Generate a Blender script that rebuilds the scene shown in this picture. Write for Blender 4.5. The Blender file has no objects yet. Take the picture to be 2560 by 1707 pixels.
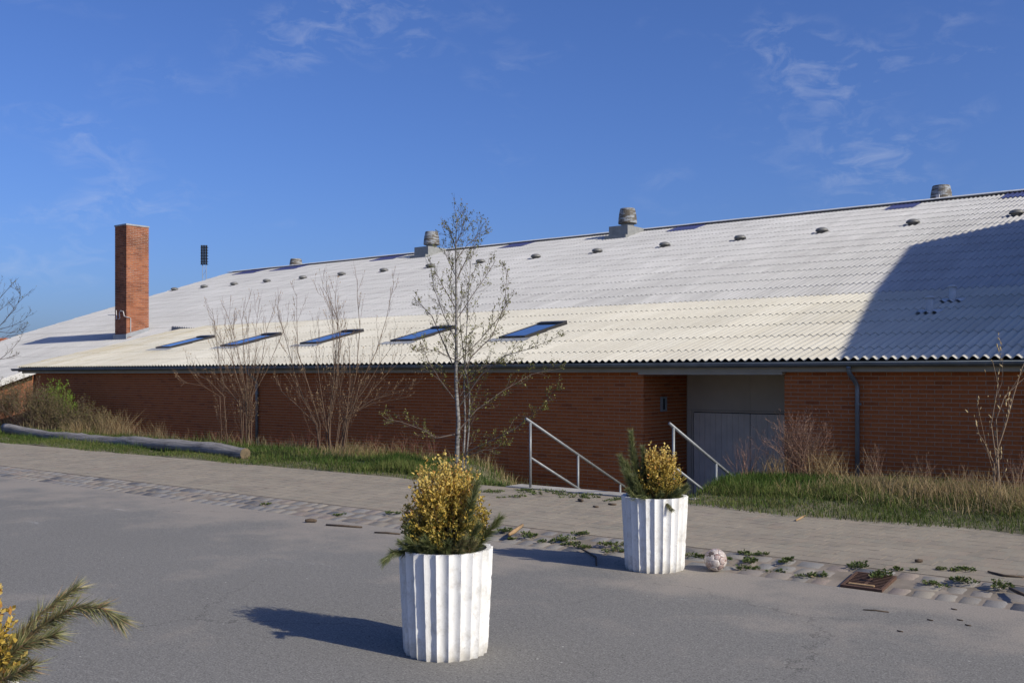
import bpy, math, random
import numpy as np
from mathutils import Vector

random.seed(7)
rng = np.random.default_rng(7)
sc = bpy.context.scene
col = sc.collection
R = math.radians

# ------------------------------------------------------------------ camera
H = 1.75                      # eye height
YAW = R(38.0)                 # the facade runs along world x, the camera looks 38 deg left of +y
FPX = 2500.0                  # focal length in photograph pixels (2560 wide)
HOR = 937.0                   # row of the horizon in the photograph
cam_d = bpy.data.cameras.new('camera')
cam = bpy.data.objects.new('camera', cam_d)
col.objects.link(cam)
cam.location = (0, 0, H)
cam.rotation_euler = (R(90), 0, YAW)
cam_d.sensor_width = 36.0
cam_d.lens = FPX / 2560 * 36.0
cam_d.shift_y = (HOR - 853.5) / 2560
cam_d.clip_start = 0.1
cam_d.clip_end = 5000
sc.camera = cam

# ------------------------------------------------------------------ sky and sun
SUN_EL, SUN_AZ = R(32.7), R(2.2)      # azimuth measured from +x towards +y
world = bpy.data.worlds.new('World')
sc.world = world
world.use_nodes = True
wn, wl = world.node_tree.nodes, world.node_tree.links
wn.clear()
w_out = wn.new('ShaderNodeOutputWorld')
w_bg = wn.new('ShaderNodeBackground')
w_sky = wn.new('ShaderNodeTexSky')
w_sky.sky_type = 'NISHITA'
w_sky.sun_disc = False
w_sky.sun_elevation = SUN_EL
w_sky.sun_rotation = R(90) - SUN_AZ
w_sky.altitude = 0
w_sky.air_density = 1.0
w_sky.dust_density = 1.7
w_sky.ozone_density = 8.0
w_bg.inputs['Strength'].default_value = 0.118
# thin cirrus: noise over the sky direction
w_tc = wn.new('ShaderNodeTexCoord')
w_map = wn.new('ShaderNodeMapping')
w_map.inputs['Scale'].default_value = (1.0, 1.0, 2.2)
w_map.inputs['Rotation'].default_value = (0, 0, R(27))
w_n1 = wn.new('ShaderNodeTexNoise')
w_n1.inputs['Scale'].default_value = 5.2
w_n1.inputs['Detail'].default_value = 3
w_n2 = wn.new('ShaderNodeTexNoise')
w_n2.inputs['Scale'].default_value = 26
w_n2.inputs['Detail'].default_value = 8
w_n2.inputs['Roughness'].default_value = 0.62
w_n2.inputs['Distortion'].default_value = 0.6
w_r1 = wn.new('ShaderNodeMapRange')
w_r1.inputs['From Min'].default_value = 0.52
w_r1.inputs['From Max'].default_value = 0.70
w_r2 = wn.new('ShaderNodeMapRange')
w_r2.inputs['From Min'].default_value = 0.47
w_r2.inputs['From Max'].default_value = 0.80
w_mul = wn.new('ShaderNodeMath'); w_mul.operation = 'MULTIPLY'
w_mul2 = wn.new('ShaderNodeMath'); w_mul2.operation = 'MULTIPLY'; w_mul2.inputs[1].default_value = 0.30
w_mix = wn.new('ShaderNodeMix'); w_mix.data_type = 'RGBA'
w_mix.inputs['B'].default_value = (4.6, 4.8, 5.4, 1)
w_hsv = wn.new('ShaderNodeMix'); w_hsv.data_type = 'RGBA'; w_hsv.blend_type = 'MULTIPLY'
w_hsv.inputs['Factor'].default_value = 1.0
w_hsv.inputs['B'].default_value = (0.62, 0.665, 0.89, 1)
wl.new(w_tc.outputs['Generated'], w_map.inputs['Vector'])
wl.new(w_map.outputs[0], w_n1.inputs['Vector'])
wl.new(w_map.outputs[0], w_n2.inputs['Vector'])
wl.new(w_n1.outputs['Fac'], w_r1.inputs['Value'])
wl.new(w_n2.outputs['Fac'], w_r2.inputs['Value'])
wl.new(w_r1.outputs[0], w_mul.inputs[0])
wl.new(w_r2.outputs[0], w_mul.inputs[1])
wl.new(w_mul.outputs[0], w_mul2.inputs[0])
wl.new(w_sky.outputs[0], w_hsv.inputs['A'])
wl.new(w_hsv.outputs['Result'], w_mix.inputs['A'])
wl.new(w_mul2.outputs[0], w_mix.inputs['Factor'])
wl.new(w_mix.outputs['Result'], w_bg.inputs['Color'])
wl.new(w_bg.outputs[0], w_out.inputs['Surface'])

sun_d = bpy.data.lights.new('sun', 'SUN')
sun_d.energy = 3.9
sun_d.angle = R(0.55)
sun_d.color = (1.0, 0.93, 0.775)
sun = bpy.data.objects.new('sun', sun_d)
col.objects.link(sun)
sdir = Vector((math.cos(SUN_EL) * math.cos(SUN_AZ), math.cos(SUN_EL) * math.sin(SUN_AZ), math.sin(SUN_EL)))
sun.rotation_euler = sdir.to_track_quat('Z', 'Y').to_euler()
sun.location = (30, 0, 40)

sc.view_settings.view_transform = 'Standard'
sc.view_settings.look = 'None'
sc.view_settings.exposure = 0.33
sc.view_settings.gamma = 1.0
sc.view_settings.use_curve_mapping = False

# ------------------------------------------------------------------ picture -> place
CY, SY = math.cos(YAW), math.sin(YAW)
def ray(px, py):
    u, v = (px - 1280) / FPX, (HOR - py) / FPX
    return np.array([CY * u - SY, SY * u + CY, v])
def G(px, py, z=0.0):          # where that pixel's ray meets the level z
    d = ray(px, py)
    t = (z - H) / d[2]
    return np.array([d[0] * t, d[1] * t, z])
def AY(px, py, y):             # where it meets the upright plane at y, parallel to the facade
    d = ray(px, py)
    t = y / d[1]
    return np.array([d[0] * t, y, H + d[2] * t])
def AZ(px, py, Z):             # a point at depth Z
    d = ray(px, py)
    return np.array([d[0] * Z, d[1] * Z, H + d[2] * Z])
def depth(p):
    return -SY * p[0] + CY * p[1]

# ------------------------------------------------------------------ materials
def new_mat(name):
    m = bpy.data.materials.new(name)
    m.use_nodes = True
    nt = m.node_tree
    return m, nt.nodes, nt.links, nt.nodes['Principled BSDF']
def setspec(b, rough, spec=0.5, metal=0.0):
    b.inputs['Roughness'].default_value = rough
    b.inputs['Specular IOR Level'].default_value = spec
    b.inputs['Metallic'].default_value = metal
def ramp(n, stops):
    r = n.new('ShaderNodeValToRGB')
    e = r.color_ramp.elements
    while len(e) < len(stops):
        e.new(0.5)
    for el, (p, c) in zip(e, stops):
        el.position = p
        el.color = (*c, 1)
    return r
def noise(n, l, scale, detail=4, rough=0.55, vec=None, dist=0.0):
    t = n.new('ShaderNodeTexNoise')
    t.inputs['Scale'].default_value = scale
    t.inputs['Detail'].default_value = detail
    t.inputs['Roughness'].default_value = rough
    t.inputs['Distortion'].default_value = dist
    if vec is not None:
        l.new(vec, t.inputs['Vector'])
    return t
def geo_pos(n):
    return n.new('ShaderNodeNewGeometry').outputs['Position']
def mix(n, l, fac, a, b, mode='MIX'):
    m = n.new('ShaderNodeMix'); m.data_type = 'RGBA'; m.blend_type = mode
    for key, v in (('Factor', fac), ('A', a), ('B', b)):
        if isinstance(v, (int, float)):
            m.inputs[key].default_value = v
        elif isinstance(v, tuple):
            m.inputs[key].default_value = (*v, 1)
        else:
            l.new(v, m.inputs[key])
    return m.outputs['Result']
def maprange(n, l, src, a, b, c=0.0, d=1.0):
    m = n.new('ShaderNodeMapRange')
    for i, v in enumerate((a, b, c, d)):
        m.inputs[i + 1].default_value = v
    l.new(src, m.inputs['Value'])
    return m.outputs[0]
def mathn(n, l, op, a, b):
    m = n.new('ShaderNodeMath'); m.operation = op
    for i, v in enumerate((a, b)):
        if isinstance(v, (int, float)):
            m.inputs[i].default_value = v
        else:
            l.new(v, m.inputs[i])
    return m.outputs[0]
def bump(n, l, b, h, strength, dist=0.01):
    bp = n.new('ShaderNodeBump')
    bp.inputs['Strength'].default_value = strength
    bp.inputs['Distance'].default_value = dist
    l.new(h, bp.inputs['Height'])
    l.new(bp.outputs[0], b.inputs['Normal'])

def plain(name, c, rough=0.6, metal=0.0, var=0.15, scale=6.0, bstr=0.1, bscale=60, spec=0.4, c2=None):
    m, n, l, b = new_mat(name)
    setspec(b, rough, spec, metal)
    p = geo_pos(n)
    t = noise(n, l, scale, 6, 0.6, p)
    lo = c2 or tuple(x * (1 - var) for x in c)
    hi = c if c2 else tuple(min(1, x * (1 + var)) for x in c)
    r = ramp(n, [(0.3, lo), (0.7, hi)])
    l.new(t.outputs['Fac'], r.inputs[0])
    l.new(r.outputs[0], b.inputs['Base Color'])
    if bstr:
        t2 = noise(n, l, bscale, 4, 0.6, p)
        bump(n, l, b, t2.outputs['Fac'], bstr)
    return m

def vcol(name, rough=0.7, spec=0.25, trans=0.0):
    """colour from the mesh attribute 'col' (each blade, leaf or twig has its own colour)"""
    m, n, l, b = new_mat(name)
    setspec(b, rough, spec)
    a = n.new('ShaderNodeAttribute'); a.attribute_name = 'col'
    l.new(a.outputs['Color'], b.inputs['Base Color'])
    if trans:
        out = n['Material Output']
        tr = n.new('ShaderNodeBsdfTranslucent')
        l.new(a.outputs['Color'], tr.inputs['Color'])
        ms = n.new('ShaderNodeMixShader'); ms.inputs[0].default_value = trans
        l.new(b.outputs[0], ms.inputs[1]); l.new(tr.outputs[0], ms.inputs[2])
        l.new(ms.outputs[0], out.inputs['Surface'])
    return m

def brick_mat(name, per_object, stops, soot=None):
    m, n, l, b = new_mat(name)
    setspec(b, 0.9, 0.06)
    if per_object:
        src = n.new('ShaderNodeObjectInfo').outputs['Random']
    else:
        a = n.new('ShaderNodeAttribute'); a.attribute_name = 'rnd'
        src = a.outputs['Fac']
    r = ramp(n, stops)
    l.new(src, r.inputs[0])
    p = geo_pos(n)
    t = noise(n, l, 26, 6, 0.65, p)
    f = maprange(n, l, t.outputs['Fac'], 0.3, 0.75, 0.82, 1.14)
    c = mix(n, l, 1.0, r.outputs[0], f, 'MULTIPLY')
    if soot:
        big = noise(n, l, soot[0], 5, 0.6, p)
        ff = maprange(n, l, big.outputs['Fac'], 0.45, 0.68, 0, soot[1])
        c = mix(n, l, ff, c, (0.035, 0.022, 0.018))
    l.new(c, b.inputs['Base Color'])
    bump(n, l, b, t.outputs['Fac'], 0.35, 0.004)
    return m

BR = [(0.0, (0.37, 0.108, 0.036)), (0.05, (0.31, 0.088, 0.03)), (0.10, (0.40, 0.115, 0.035)), (0.6, (0.425, 0.123, 0.037)), (0.9, (0.445, 0.135, 0.042)), (1.0, (0.40, 0.118, 0.038))]
M = {}
M['brick_obj'] = brick_mat('red brick', True, BR)
M['brick_mesh'] = brick_mat('red brick courses', False, BR)
BC = [(0.0, (0.21, 0.075, 0.04)), (0.3, (0.28, 0.10, 0.05)), (0.7, (0.36, 0.14, 0.068)), (1.0, (0.30, 0.12, 0.07))]
M['brick_chimney'] = brick_mat('chimney brick', False, BC, (0.9, 0.65))
M['brick_wing'] = brick_mat('wing brick', False, BC)
M['mortar'] = plain('grey mortar', (0.46, 0.30, 0.19), 0.95, var=0.15, scale=5, bstr=0.3, bscale=200)
M['mortar_pale'] = plain('weathered pale mortar', (0.42, 0.34, 0.29), 0.95, scale=1.2, bstr=0.2, c2=(0.22, 0.13, 0.09))

def roof_mat(name, base, dirt, streak, moss=None):
    m, n, l, b = new_mat(name)
    setspec(b, 0.75, 0.35)
    tc = n.new('ShaderNodeNewGeometry').outputs['Position']
    mp = n.new('ShaderNodeMapping')
    mp.inputs['Scale'].default_value = (1.0, 0.16, 0.16)
    l.new(tc, mp.inputs['Vector'])
    t1 = noise(n, l, 3.2, 6, 0.65, mp.outputs[0])
    t2 = noise(n, l, 22, 5, 0.7, tc)
    t3 = noise(n, l, 0.35, 3, 0.5, tc)
    oi = n.new('ShaderNodeObjectInfo').outputs['Random']
    f = maprange(n, l, t1.outputs['Fac'], 0.35, 0.72, 0, streak)
    c = mix(n, l, f, base, dirt)
    f2 = maprange(n, l, t2.outputs['Fac'], 0.35, 0.7, 0.86, 1.06)
    c = mix(n, l, 1.0, c, f2, 'MULTIPLY')
    f3 = maprange(n, l, t3.outputs['Fac'], 0.3, 0.7, 0.9, 1.05)
    c = mix(n, l, 1.0, c, f3, 'MULTIPLY')
    fo = maprange(n, l, oi, 0, 1, 0.93, 1.04)
    c = mix(n, l, 1.0, c, fo, 'MULTIPLY')
    if moss:
        # lichen that has settled on the far left corner and in odd streaks
        sx = n.new('ShaderNodeSeparateXYZ'); l.new(tc, sx.inputs[0])
        near = maprange(n, l, sx.outputs['X'], -24.0, -32.0, 0.0, 0.55)
        fm = maprange(n, l, t1.outputs['Fac'], 0.42, 0.66, 0, 1)
        fm = mathn(n, l, 'MULTIPLY', fm, near)
        c = mix(n, l, fm, c, moss)
        t4 = noise(n, l, 5.5, 4, 0.7, mp.outputs[0], 0.3)
        fs = maprange(n, l, t4.outputs['Fac'], 0.70, 0.76, 0, 0.65)
        c = mix(n, l, fs, c, (0.16, 0.13, 0.08))
    l.new(c, b.inputs['Base Color'])
    bump(n, l, b, t2.outputs['Fac'], 0.15, 0.004)
    return m
M['cream'] = roof_mat('cream fibre cement', (0.55, 0.522, 0.445), (0.45, 0.41, 0.325), 0.5, (0.36, 0.27, 0.10))
M['grey'] = roof_mat('pale grey fibre cement', (0.46, 0.452, 0.438), (0.33, 0.322, 0.31), 0.75)
M['violet'] = plain('violet translucent sheet', (0.045, 0.05, 0.13), 0.35, var=0.2, spec=0.5)
M['ridge'] = plain('ridge capping', (0.52, 0.52, 0.51), 0.8)
M['under'] = plain('dark underside', (0.05, 0.05, 0.052), 0.9)
M['zinc'] = plain('weathered zinc', (0.17, 0.19, 0.205), 0.45, 0.55, var=0.25, scale=3, bstr=0.03)
M['fascia'] = plain('fascia board', (0.36, 0.32, 0.25), 0.7, var=0.12, scale=2)
M['fascia_white'] = plain('pale fascia board', (0.52, 0.51, 0.49), 0.7, var=0.08)
M['galv'] = plain('galvanised steel', (0.215, 0.225, 0.23), 0.55, 0.4, var=0.18, scale=18, bstr=0.05)
M['panel'] = plain('painted panel', (0.50, 0.425, 0.33), 0.75, var=0.1, scale=1.5, bstr=0.05)
M['door'] = plain('blue grey door paint', (0.70, 0.60, 0.49), 0.6, var=0.09, scale=3, bstr=0.05)
M['dark'] = plain('dark gap', (0.015, 0.015, 0.016), 0.9, bstr=0)
M['black_frame'] = plain('dark skylight frame', (0.035, 0.033, 0.032), 0.45, var=0.2)
M['lead'] = plain('lead flashing', (0.30, 0.31, 0.32), 0.6, 0.2, var=0.2, scale=3)
M['concrete'] = plain('old concrete', (0.33, 0.31, 0.275), 0.9, var=0.25, scale=4, bstr=0.3, bscale=80)
m, n, l, b = new_mat('skylight glass'); setspec(b, 0.03, 1.0)
b.inputs['Base Color'].default_value = (0.02, 0.035, 0.07, 1); M['glass'] = m
b.inputs['Coat Weight'].default_value = 1.0; b.inputs['Coat Roughness'].default_value = 0.02

def drum_mat():
    m, n, l, b = new_mat('flaking grey paint'); setspec(b, 0.6, 0.3)
    p = geo_pos(n)
    mp = n.new('ShaderNodeMapping'); mp.inputs['Scale'].default_value = (1.5, 1.5, 9)
    l.new(p, mp.inputs['Vector'])
    t = noise(n, l, 1.5, 6, 0.7, mp.outputs[0])
    r = ramp(n, [(0.38, (0.22, 0.235, 0.25)), (0.46, (0.32, 0.335, 0.345)), (0.50, (0.085, 0.07, 0.05)), (0.66, (0.13, 0.11, 0.085))])
    l.new(t.outputs['Fac'], r.inputs[0]); l.new(r.outputs[0], b.inputs['Base Color'])
    return m
M['drum'] = drum_mat()
M['dome'] = plain('dull vent cap', (0.17, 0.165, 0.15), 0.5, 0.1, var=0.25)
M['vent_box'] = plain('vent base metal', (0.27, 0.27, 0.25), 0.6, 0.2)

def asphalt_mat():
    m, n, l, b = new_mat('worn asphalt'); setspec(b, 0.9, 0.25)
    p = geo_pos(n)
    fine = noise(n, l, 75, 4, 0.8, p)
    r = ramp(n, [(0.28, (0.072, 0.069, 0.063)), (0.5, (0.176, 0.168, 0.152)), (0.70, (0.325, 0.311, 0.283))])
    l.new(fine.outputs['Fac'], r.inputs[0])
    v = n.new('ShaderNodeTexVoronoi'); v.inputs['Scale'].default_value = 42
    l.new(p, v.inputs['Vector'])
    sp = maprange(n, l, v.outputs['Distance'], 0.10, 0.17, 1, 0)
    wn_ = n.new('ShaderNodeTexWhiteNoise'); l.new(v.outputs['Position'], wn_.inputs['Vector'])
    sel = maprange(n, l, wn_.outputs['Value'], 0.93, 0.95, 0, 0.8)
    sp = mathn(n, l, 'MULTIPLY', sp, sel)
    c = mix(n, l, sp, r.outputs[0], (0.40, 0.38, 0.35))
    seld = maprange(n, l, wn_.outputs['Value'], 0.06, 0.03, 0, 0.8)
    spd = mathn(n, l, 'MULTIPLY', maprange(n, l, v.outputs['Distance'], 0.2, 0.3, 1, 0), seld)
    c = mix(n, l, spd, c, (0.03, 0.028, 0.026))
    big = noise(n, l, 0.55, 5, 0.6, p)
    c = mix(n, l, 1.0, c, maprange(n, l, big.outputs['Fac'], 0.3, 0.7, 0.95, 1.06), 'MULTIPLY')
    mid = noise(n, l, 22, 6, 0.85, p)
    c = mix(n, l, 1.0, c, maprange(n, l, mid.outputs['Fac'], 0.3, 0.7, 0.72, 1.28), 'MULTIPLY')
    v2 = n.new('ShaderNodeTexVoronoi'); v2.inputs['Scale'].default_value = 11
    l.new(p, v2.inputs['Vector'])
    wn2 = n.new('ShaderNodeTexWhiteNoise'); l.new(v2.outputs['Position'], wn2.inputs['Vector'])
    chip = mathn(n, l, 'MULTIPLY', maprange(n, l, v2.outputs['Distance'], 0.07, 0.10, 1, 0), maprange(n, l, wn2.outputs['Value'], 0.955, 0.96, 0, 0.8))
    c = mix(n, l, chip, c, (0.52, 0.50, 0.46))
    # blown sand lying along the gutter and in patches
    sx = n.new('ShaderNodeSeparateXYZ'); l.new(p, sx.inputs[0])
    edge = maprange(n, l, sx.outputs['Y'], 6.0, 8.1, 0.0, 0.30)
    sn = noise(n, l, 1.1, 6, 0.62, p)
    s = mathn(n, l, 'ADD', sn.outputs['Fac'], edge)
    s = maprange(n, l, s, 0.57, 0.80, 0, 0.8)
    grain = maprange(n, l, fine.outputs['Fac'], 0.35, 0.6, 0.35, 1.0)
    s = mathn(n, l, 'MULTIPLY', s, grain)
    c = mix(n, l, s, c, (0.33, 0.285, 0.235))
    vc = n.new('ShaderNodeTexVoronoi'); vc.feature = 'DISTANCE_TO_EDGE'; vc.inputs['Scale'].default_value = 0.33
    wob = noise(n, l, 2.5, 5, 0.7, p)
    pv_ = n.new('ShaderNodeVectorMath'); pv_.operation = 'MULTIPLY_ADD'; pv_.inputs[1].default_value = (0.5, 0.5, 0.5); l.new(wob.outputs['Color'], pv_.inputs[0]); l.new(p, pv_.inputs[2])
    l.new(pv_.outputs[0], vc.inputs['Vector'])
    brk = noise(n, l, 0.4, 2, 0.5, p)
    ck = mathn(n, l, 'MULTIPLY', maprange(n, l, vc.outputs['Distance'], 0.0, 0.0035, 0.55, 0), maprange(n, l, brk.outputs['Fac'], 0.5, 0.56, 0, 1))
    c = mix(n, l, ck, c, (0.035, 0.033, 0.03))
    # chalky white scuffs
    mp = n.new('ShaderNodeMapping'); mp.inputs['Rotation'].default_value = (0, 0, R(35)); mp.inputs['Scale'].default_value = (0.5, 1.6, 1)
    l.new(p, mp.inputs['Vector'])
    ch = noise(n, l, 1.7, 7, 0.72, mp.outputs[0], 0.4)
    cf = mathn(n, l, 'MULTIPLY', maprange(n, l, ch.outputs['Fac'], 0.655, 0.74, 0, 0.55), grain)
    c = mix(n, l, cf, c, (0.55, 0.54, 0.52))
    l.new(c, b.inputs['Base Color'])
    bump(n, l, b, fine.outputs['Fac'], 0.6, 0.006)
    return m
M['asphalt'] = asphalt_mat()

def stone_mat(name, per_object, stops, dust, dust_lo, dust_hi, amount):
    m, n, l, b = new_mat(name); setspec(b, 0.85, 0.25)
    if per_object:
        src = n.new('ShaderNodeObjectInfo').outputs['Random']
    else:
        a = n.new('ShaderNodeAttribute'); a.attribute_name = 'rnd'; src = a.outputs['Fac']
    r = ramp(n, stops); l.new(src, r.inputs[0])
    p = geo_pos(n)
    f = noise(n, l, 120, 4, 0.7, p)
    c = mix(n, l, 1.0, r.outputs[0], maprange(n, l, f.outputs['Fac'], 0.3, 0.7, 0.7, 1.3), 'MULTIPLY')
    d = noise(n, l, 1.6, 6, 0.65, p)
    df = maprange(n, l, d.outputs['Fac'], dust_lo, dust_hi, 0, amount)
    df = mathn(n, l, 'MULTIPLY', df, maprange(n, l, f.outputs['Fac'], 0.3, 0.55, 0.5, 1.0))
    c = mix(n, l, df, c, dust)
    l.new(c, b.inputs['Base Color'])
    bump(n, l, b, f.outputs['Fac'], 0.5, 0.004)
    return m
SAND = (0.305, 0.262, 0.200)
PV = [(0.0, (0.205, 0.18, 0.14)), (0.3, (0.25, 0.213, 0.165)), (0.55, (0.23, 0.21, 0.165)), (0.8, (0.26, 0.21, 0.16)), (1.0, (0.195, 0.175, 0.145))]
M['paver_obj'] = stone_mat('clay paver', True, PV, SAND, 0.35, 0.62, 0.9)
M['paver_mesh'] = stone_mat('clay paver field', False, PV, SAND, 0.35, 0.62, 0.9)
ST = [(0.0, (0.07, 0.073, 0.085)), (0.14, (0.095, 0.098, 0.11)), (0.22, (0.19, 0.185, 0.178)), (0.5, (0.235, 0.222, 0.203)), (0.75, (0.205, 0.195, 0.185)), (0.87, (0.25, 0.20, 0.165)), (1.0, (0.17, 0.17, 0.172))]
M['sett_obj'] = stone_mat('granite sett', True, ST, SAND, 0.45, 0.66, 0.8)
M['sett_mesh'] = stone_mat('granite sett field', False, ST, SAND, 0.40, 0.60, 0.85)
M['sand'] = plain('sandy joint', (0.30, 0.25, 0.20), 0.95, var=0.2, scale=3, bstr=0.4, bscale=150, c2=(0.15, 0.125, 0.095))
M['earth'] = plain('dry earth and thatch', (0.20, 0.165, 0.105), 0.95, scale=3, bstr=0.5, bscale=40, c2=(0.075, 0.085, 0.035))
M['ground'] = plain('far ground', (0.11, 0.12, 0.06), 0.95, scale=0.2, bstr=0)
M['rust'] = plain('rusty iron', (0.085, 0.045, 0.028), 0.85, var=0.3, scale=30, bstr=0.3)
M['pit'] = plain('drain pit', (0.012, 0.01, 0.008), 0.9, bstr=0)
M['soil'] = plain('potting soil', (0.05, 0.038, 0.026), 0.95, bstr=0.6, bscale=60)
M['blade'] = vcol('grass blade', 0.6, 0.2, 0.35)
M['leaf'] = vcol('leaf', 0.5, 0.3, 0.3)
M['twig'] = vcol('twig bark', 0.8, 0.2)
M['needle'] = vcol('pine needle', 0.5, 0.3, 0.15)

def pot_mat():
    m, n, l, b = new_mat('white painted concrete'); setspec(b, 0.8, 0.3)
    p = geo_pos(n)
    f = noise(n, l, 55, 6, 0.75, p)
    g = noise(n, l, 9, 6, 0.75, p)
    sx = n.new('ShaderNodeSeparateXYZ'); l.new(p, sx.inputs[0])
    low = maprange(n, l, sx.outputs['Z'], 0.14, 0.0, 0.0, 0.22)
    d = mathn(n, l, 'ADD', g.outputs['Fac'], low)
    s = maprange(n, l, d, 0.50, 0.74, 0, 0.75)
    mpv = n.new('ShaderNodeMapping'); mpv.inputs['Scale'].default_value = (22, 22, 2.2); l.new(p, mpv.inputs['Vector'])
    stk = noise(n, l, 1.0, 5, 0.7, mpv.outputs[0])
    c = mix(n, l, maprange(n, l, stk.outputs['Fac'], 0.50, 0.72, 0, 0.55), (0.72, 0.71, 0.68), (0.50, 0.47, 0.42))
    c = mix(n, l, s, c, (0.42, 0.39, 0.33))
    pit = maprange(n, l, f.outputs['Fac'], 0.60, 0.68, 0, 0.7)
    c = mix(n, l, pit, c, (0.36, 0.33, 0.28))
    l.new(c, b.inputs['Base Color'])
    bump(n, l, b, f.outputs['Fac'], 0.5, 0.004)
    return m
M['pot'] = pot_mat()

def log_mat():
    m, n, l, b = new_mat('weathered grey wood'); setspec(b, 0.85, 0.2)
    p = geo_pos(n)
    mp = n.new('ShaderNodeMapping'); mp.inputs['Scale'].default_value = (0.8, 9, 9); mp.inputs['Rotation'].default_value = (0, 0, R(3))
    l.new(p, mp.inputs['Vector'])
    t = noise(n, l, 2.2, 7, 0.7, mp.outputs[0], 0.5)
    r = ramp(n, [(0.28, (0.075, 0.068, 0.064)), (0.48, (0.20, 0.185, 0.175)), (0.72, (0.34, 0.32, 0.305))])
    l.new(t.outputs['Fac'], r.inputs[0]); l.new(r.outputs[0], b.inputs['Base Color'])
    bump(n, l, b, t.outputs['Fac'], 0.8, 0.03)
    return m
M['log'] = log_mat()
M['log_end'] = plain('sawn log end', (0.19, 0.135, 0.08), 0.9, scale=11, bstr=0.5, bscale=60, c2=(0.07, 0.058, 0.035))
def birch_mat():
    m, n, l, b = new_mat('birch bark'); setspec(b, 0.75, 0.25)
    p = geo_pos(n)
    mp = n.new('ShaderNodeMapping'); mp.inputs['Scale'].default_value = (6, 6, 16)
    l.new(p, mp.inputs['Vector'])
    t = noise(n, l, 1.6, 6, 0.7, mp.outputs[0])
    r = ramp(n, [(0.34, (0.045, 0.04, 0.036)), (0.47, (0.15, 0.14, 0.13)), (0.72, (0.36, 0.345, 0.325))])
    l.new(t.outputs['Fac'], r.inputs[0]); l.new(r.outputs[0], b.inputs['Base Color'])
    return m
M['birch'] = birch_mat()
M['ball_white'] = plain('scuffed white leather', (0.62, 0.57, 0.52), 0.15, var=0.2, scale=40, bstr=0.15, bscale=90, spec=0.6, c2=(0.36, 0.29, 0.25))
M['ball_brown'] = plain('worn brown patch', (0.20, 0.085, 0.065), 0.4, scale=60, bstr=0.2, spec=0.5, c2=(0.50, 0.45, 0.41))
M['ball_dark'] = plain('ball bladder', (0.10, 0.075, 0.065), 0.6)
M['mast'] = plain('far galvanised mast', (0.22, 0.25, 0.30), 0.5, 0.3)
M['lamp'] = plain('dark floodlight housings', (0.025, 0.028, 0.035), 0.5)
M['tile_red'] = plain('orange roof tile', (0.42, 0.13, 0.055), 0.8, var=0.2)
M['wire'] = plain('pale cable', (0.55, 0.52, 0.50), 0.6, bstr=0)
M['stick'] = plain('dead wood', (0.085, 0.06, 0.04), 0.9, var=0.3, scale=30)
M['tanwood'] = plain('pale split wood', (0.34, 0.22, 0.11), 0.85, var=0.25, scale=25)
M['hall_wall'] = plain('hall brick wall', (0.20, 0.085, 0.055), 0.9, var=0.2)
M['bounce_plaster'] = plain('pale light bouncing wall', (0.78, 0.75, 0.70), 0.9, var=0.06)  # kept pale so the unseen hall bounces light onto the shaded roof

# ------------------------------------------------------------------ mesh helpers
def mesh(name, V, F, rnd=None, colr=None, smooth=False):
    me = bpy.data.meshes.new(name)
    V = np.asarray(V, dtype=np.float32)
    if isinstance(F, np.ndarray):
        k = F.shape[1]
        me.vertices.add(len(V)); me.vertices.foreach_set('co', V.ravel())
        me.loops.add(F.size); me.loops.foreach_set('vertex_index', F.ravel().astype(np.int32))
        me.polygons.add(len(F))
        me.polygons.foreach_set('loop_start', np.arange(0, F.size, k, dtype=np.int32))
        me.polygons.foreach_set('loop_total', np.full(len(F), k, dtype=np.int32))
        me.update(calc_edges=True)
    else:
        me.from_pydata(V.tolist(), [], F)
        me.update()
    if rnd is not None:
        a = me.attributes.new('rnd', 'FLOAT', 'POINT'); a.data.foreach_set('value', np.asarray(rnd, dtype=np.float32))
    if colr is not None:
        C = np.ones((len(V), 4), dtype=np.float32); C[:, :3] = colr
        a = me.attributes.new('col', 'FLOAT_COLOR', 'POINT'); a.data.foreach_set('color', C.ravel())
    me.polygons.foreach_set('use_smooth', np.full(len(me.polygons), bool(smooth)))
    return me
def link(name, me, mat=None, parent=None, loc=None):
    if me is not None and mat is not None and not me.materials:
        me.materials.append(M[mat] if isinstance(mat, str) else mat)
    o = bpy.data.objects.new(name, me)
    col.objects.link(o)
    if parent is not None:
        o.parent = parent
    base = Vector((0, 0, 0))
    if parent is not None and parent.type == 'EMPTY':
        base = Vector(parent.location)      # parts are modelled in world coordinates
    o.location = (Vector(loc) if loc is not None else Vector((0, 0, 0))) - base
    if name in ('leaves', 'needles', 'buds', 'stalks'): o['kind'] = 'stuff'      # too small to pick apart
    return o
def tag(o, label, cat, group=None):
    o['label'] = label; o['category'] = cat
    if group: o['group'] = group
    return o
def thing(name, loc, label, cat, group=None):
    o = bpy.data.objects.new(name, None); col.objects.link(o)
    o.empty_display_size = 0.2
    o.location = [float(c) for c in loc]
    return tag(o, label, cat, group)
def struct(name, me, mat):
    o = link(name, me, mat); o['kind'] = 'structure'; return o
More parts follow.
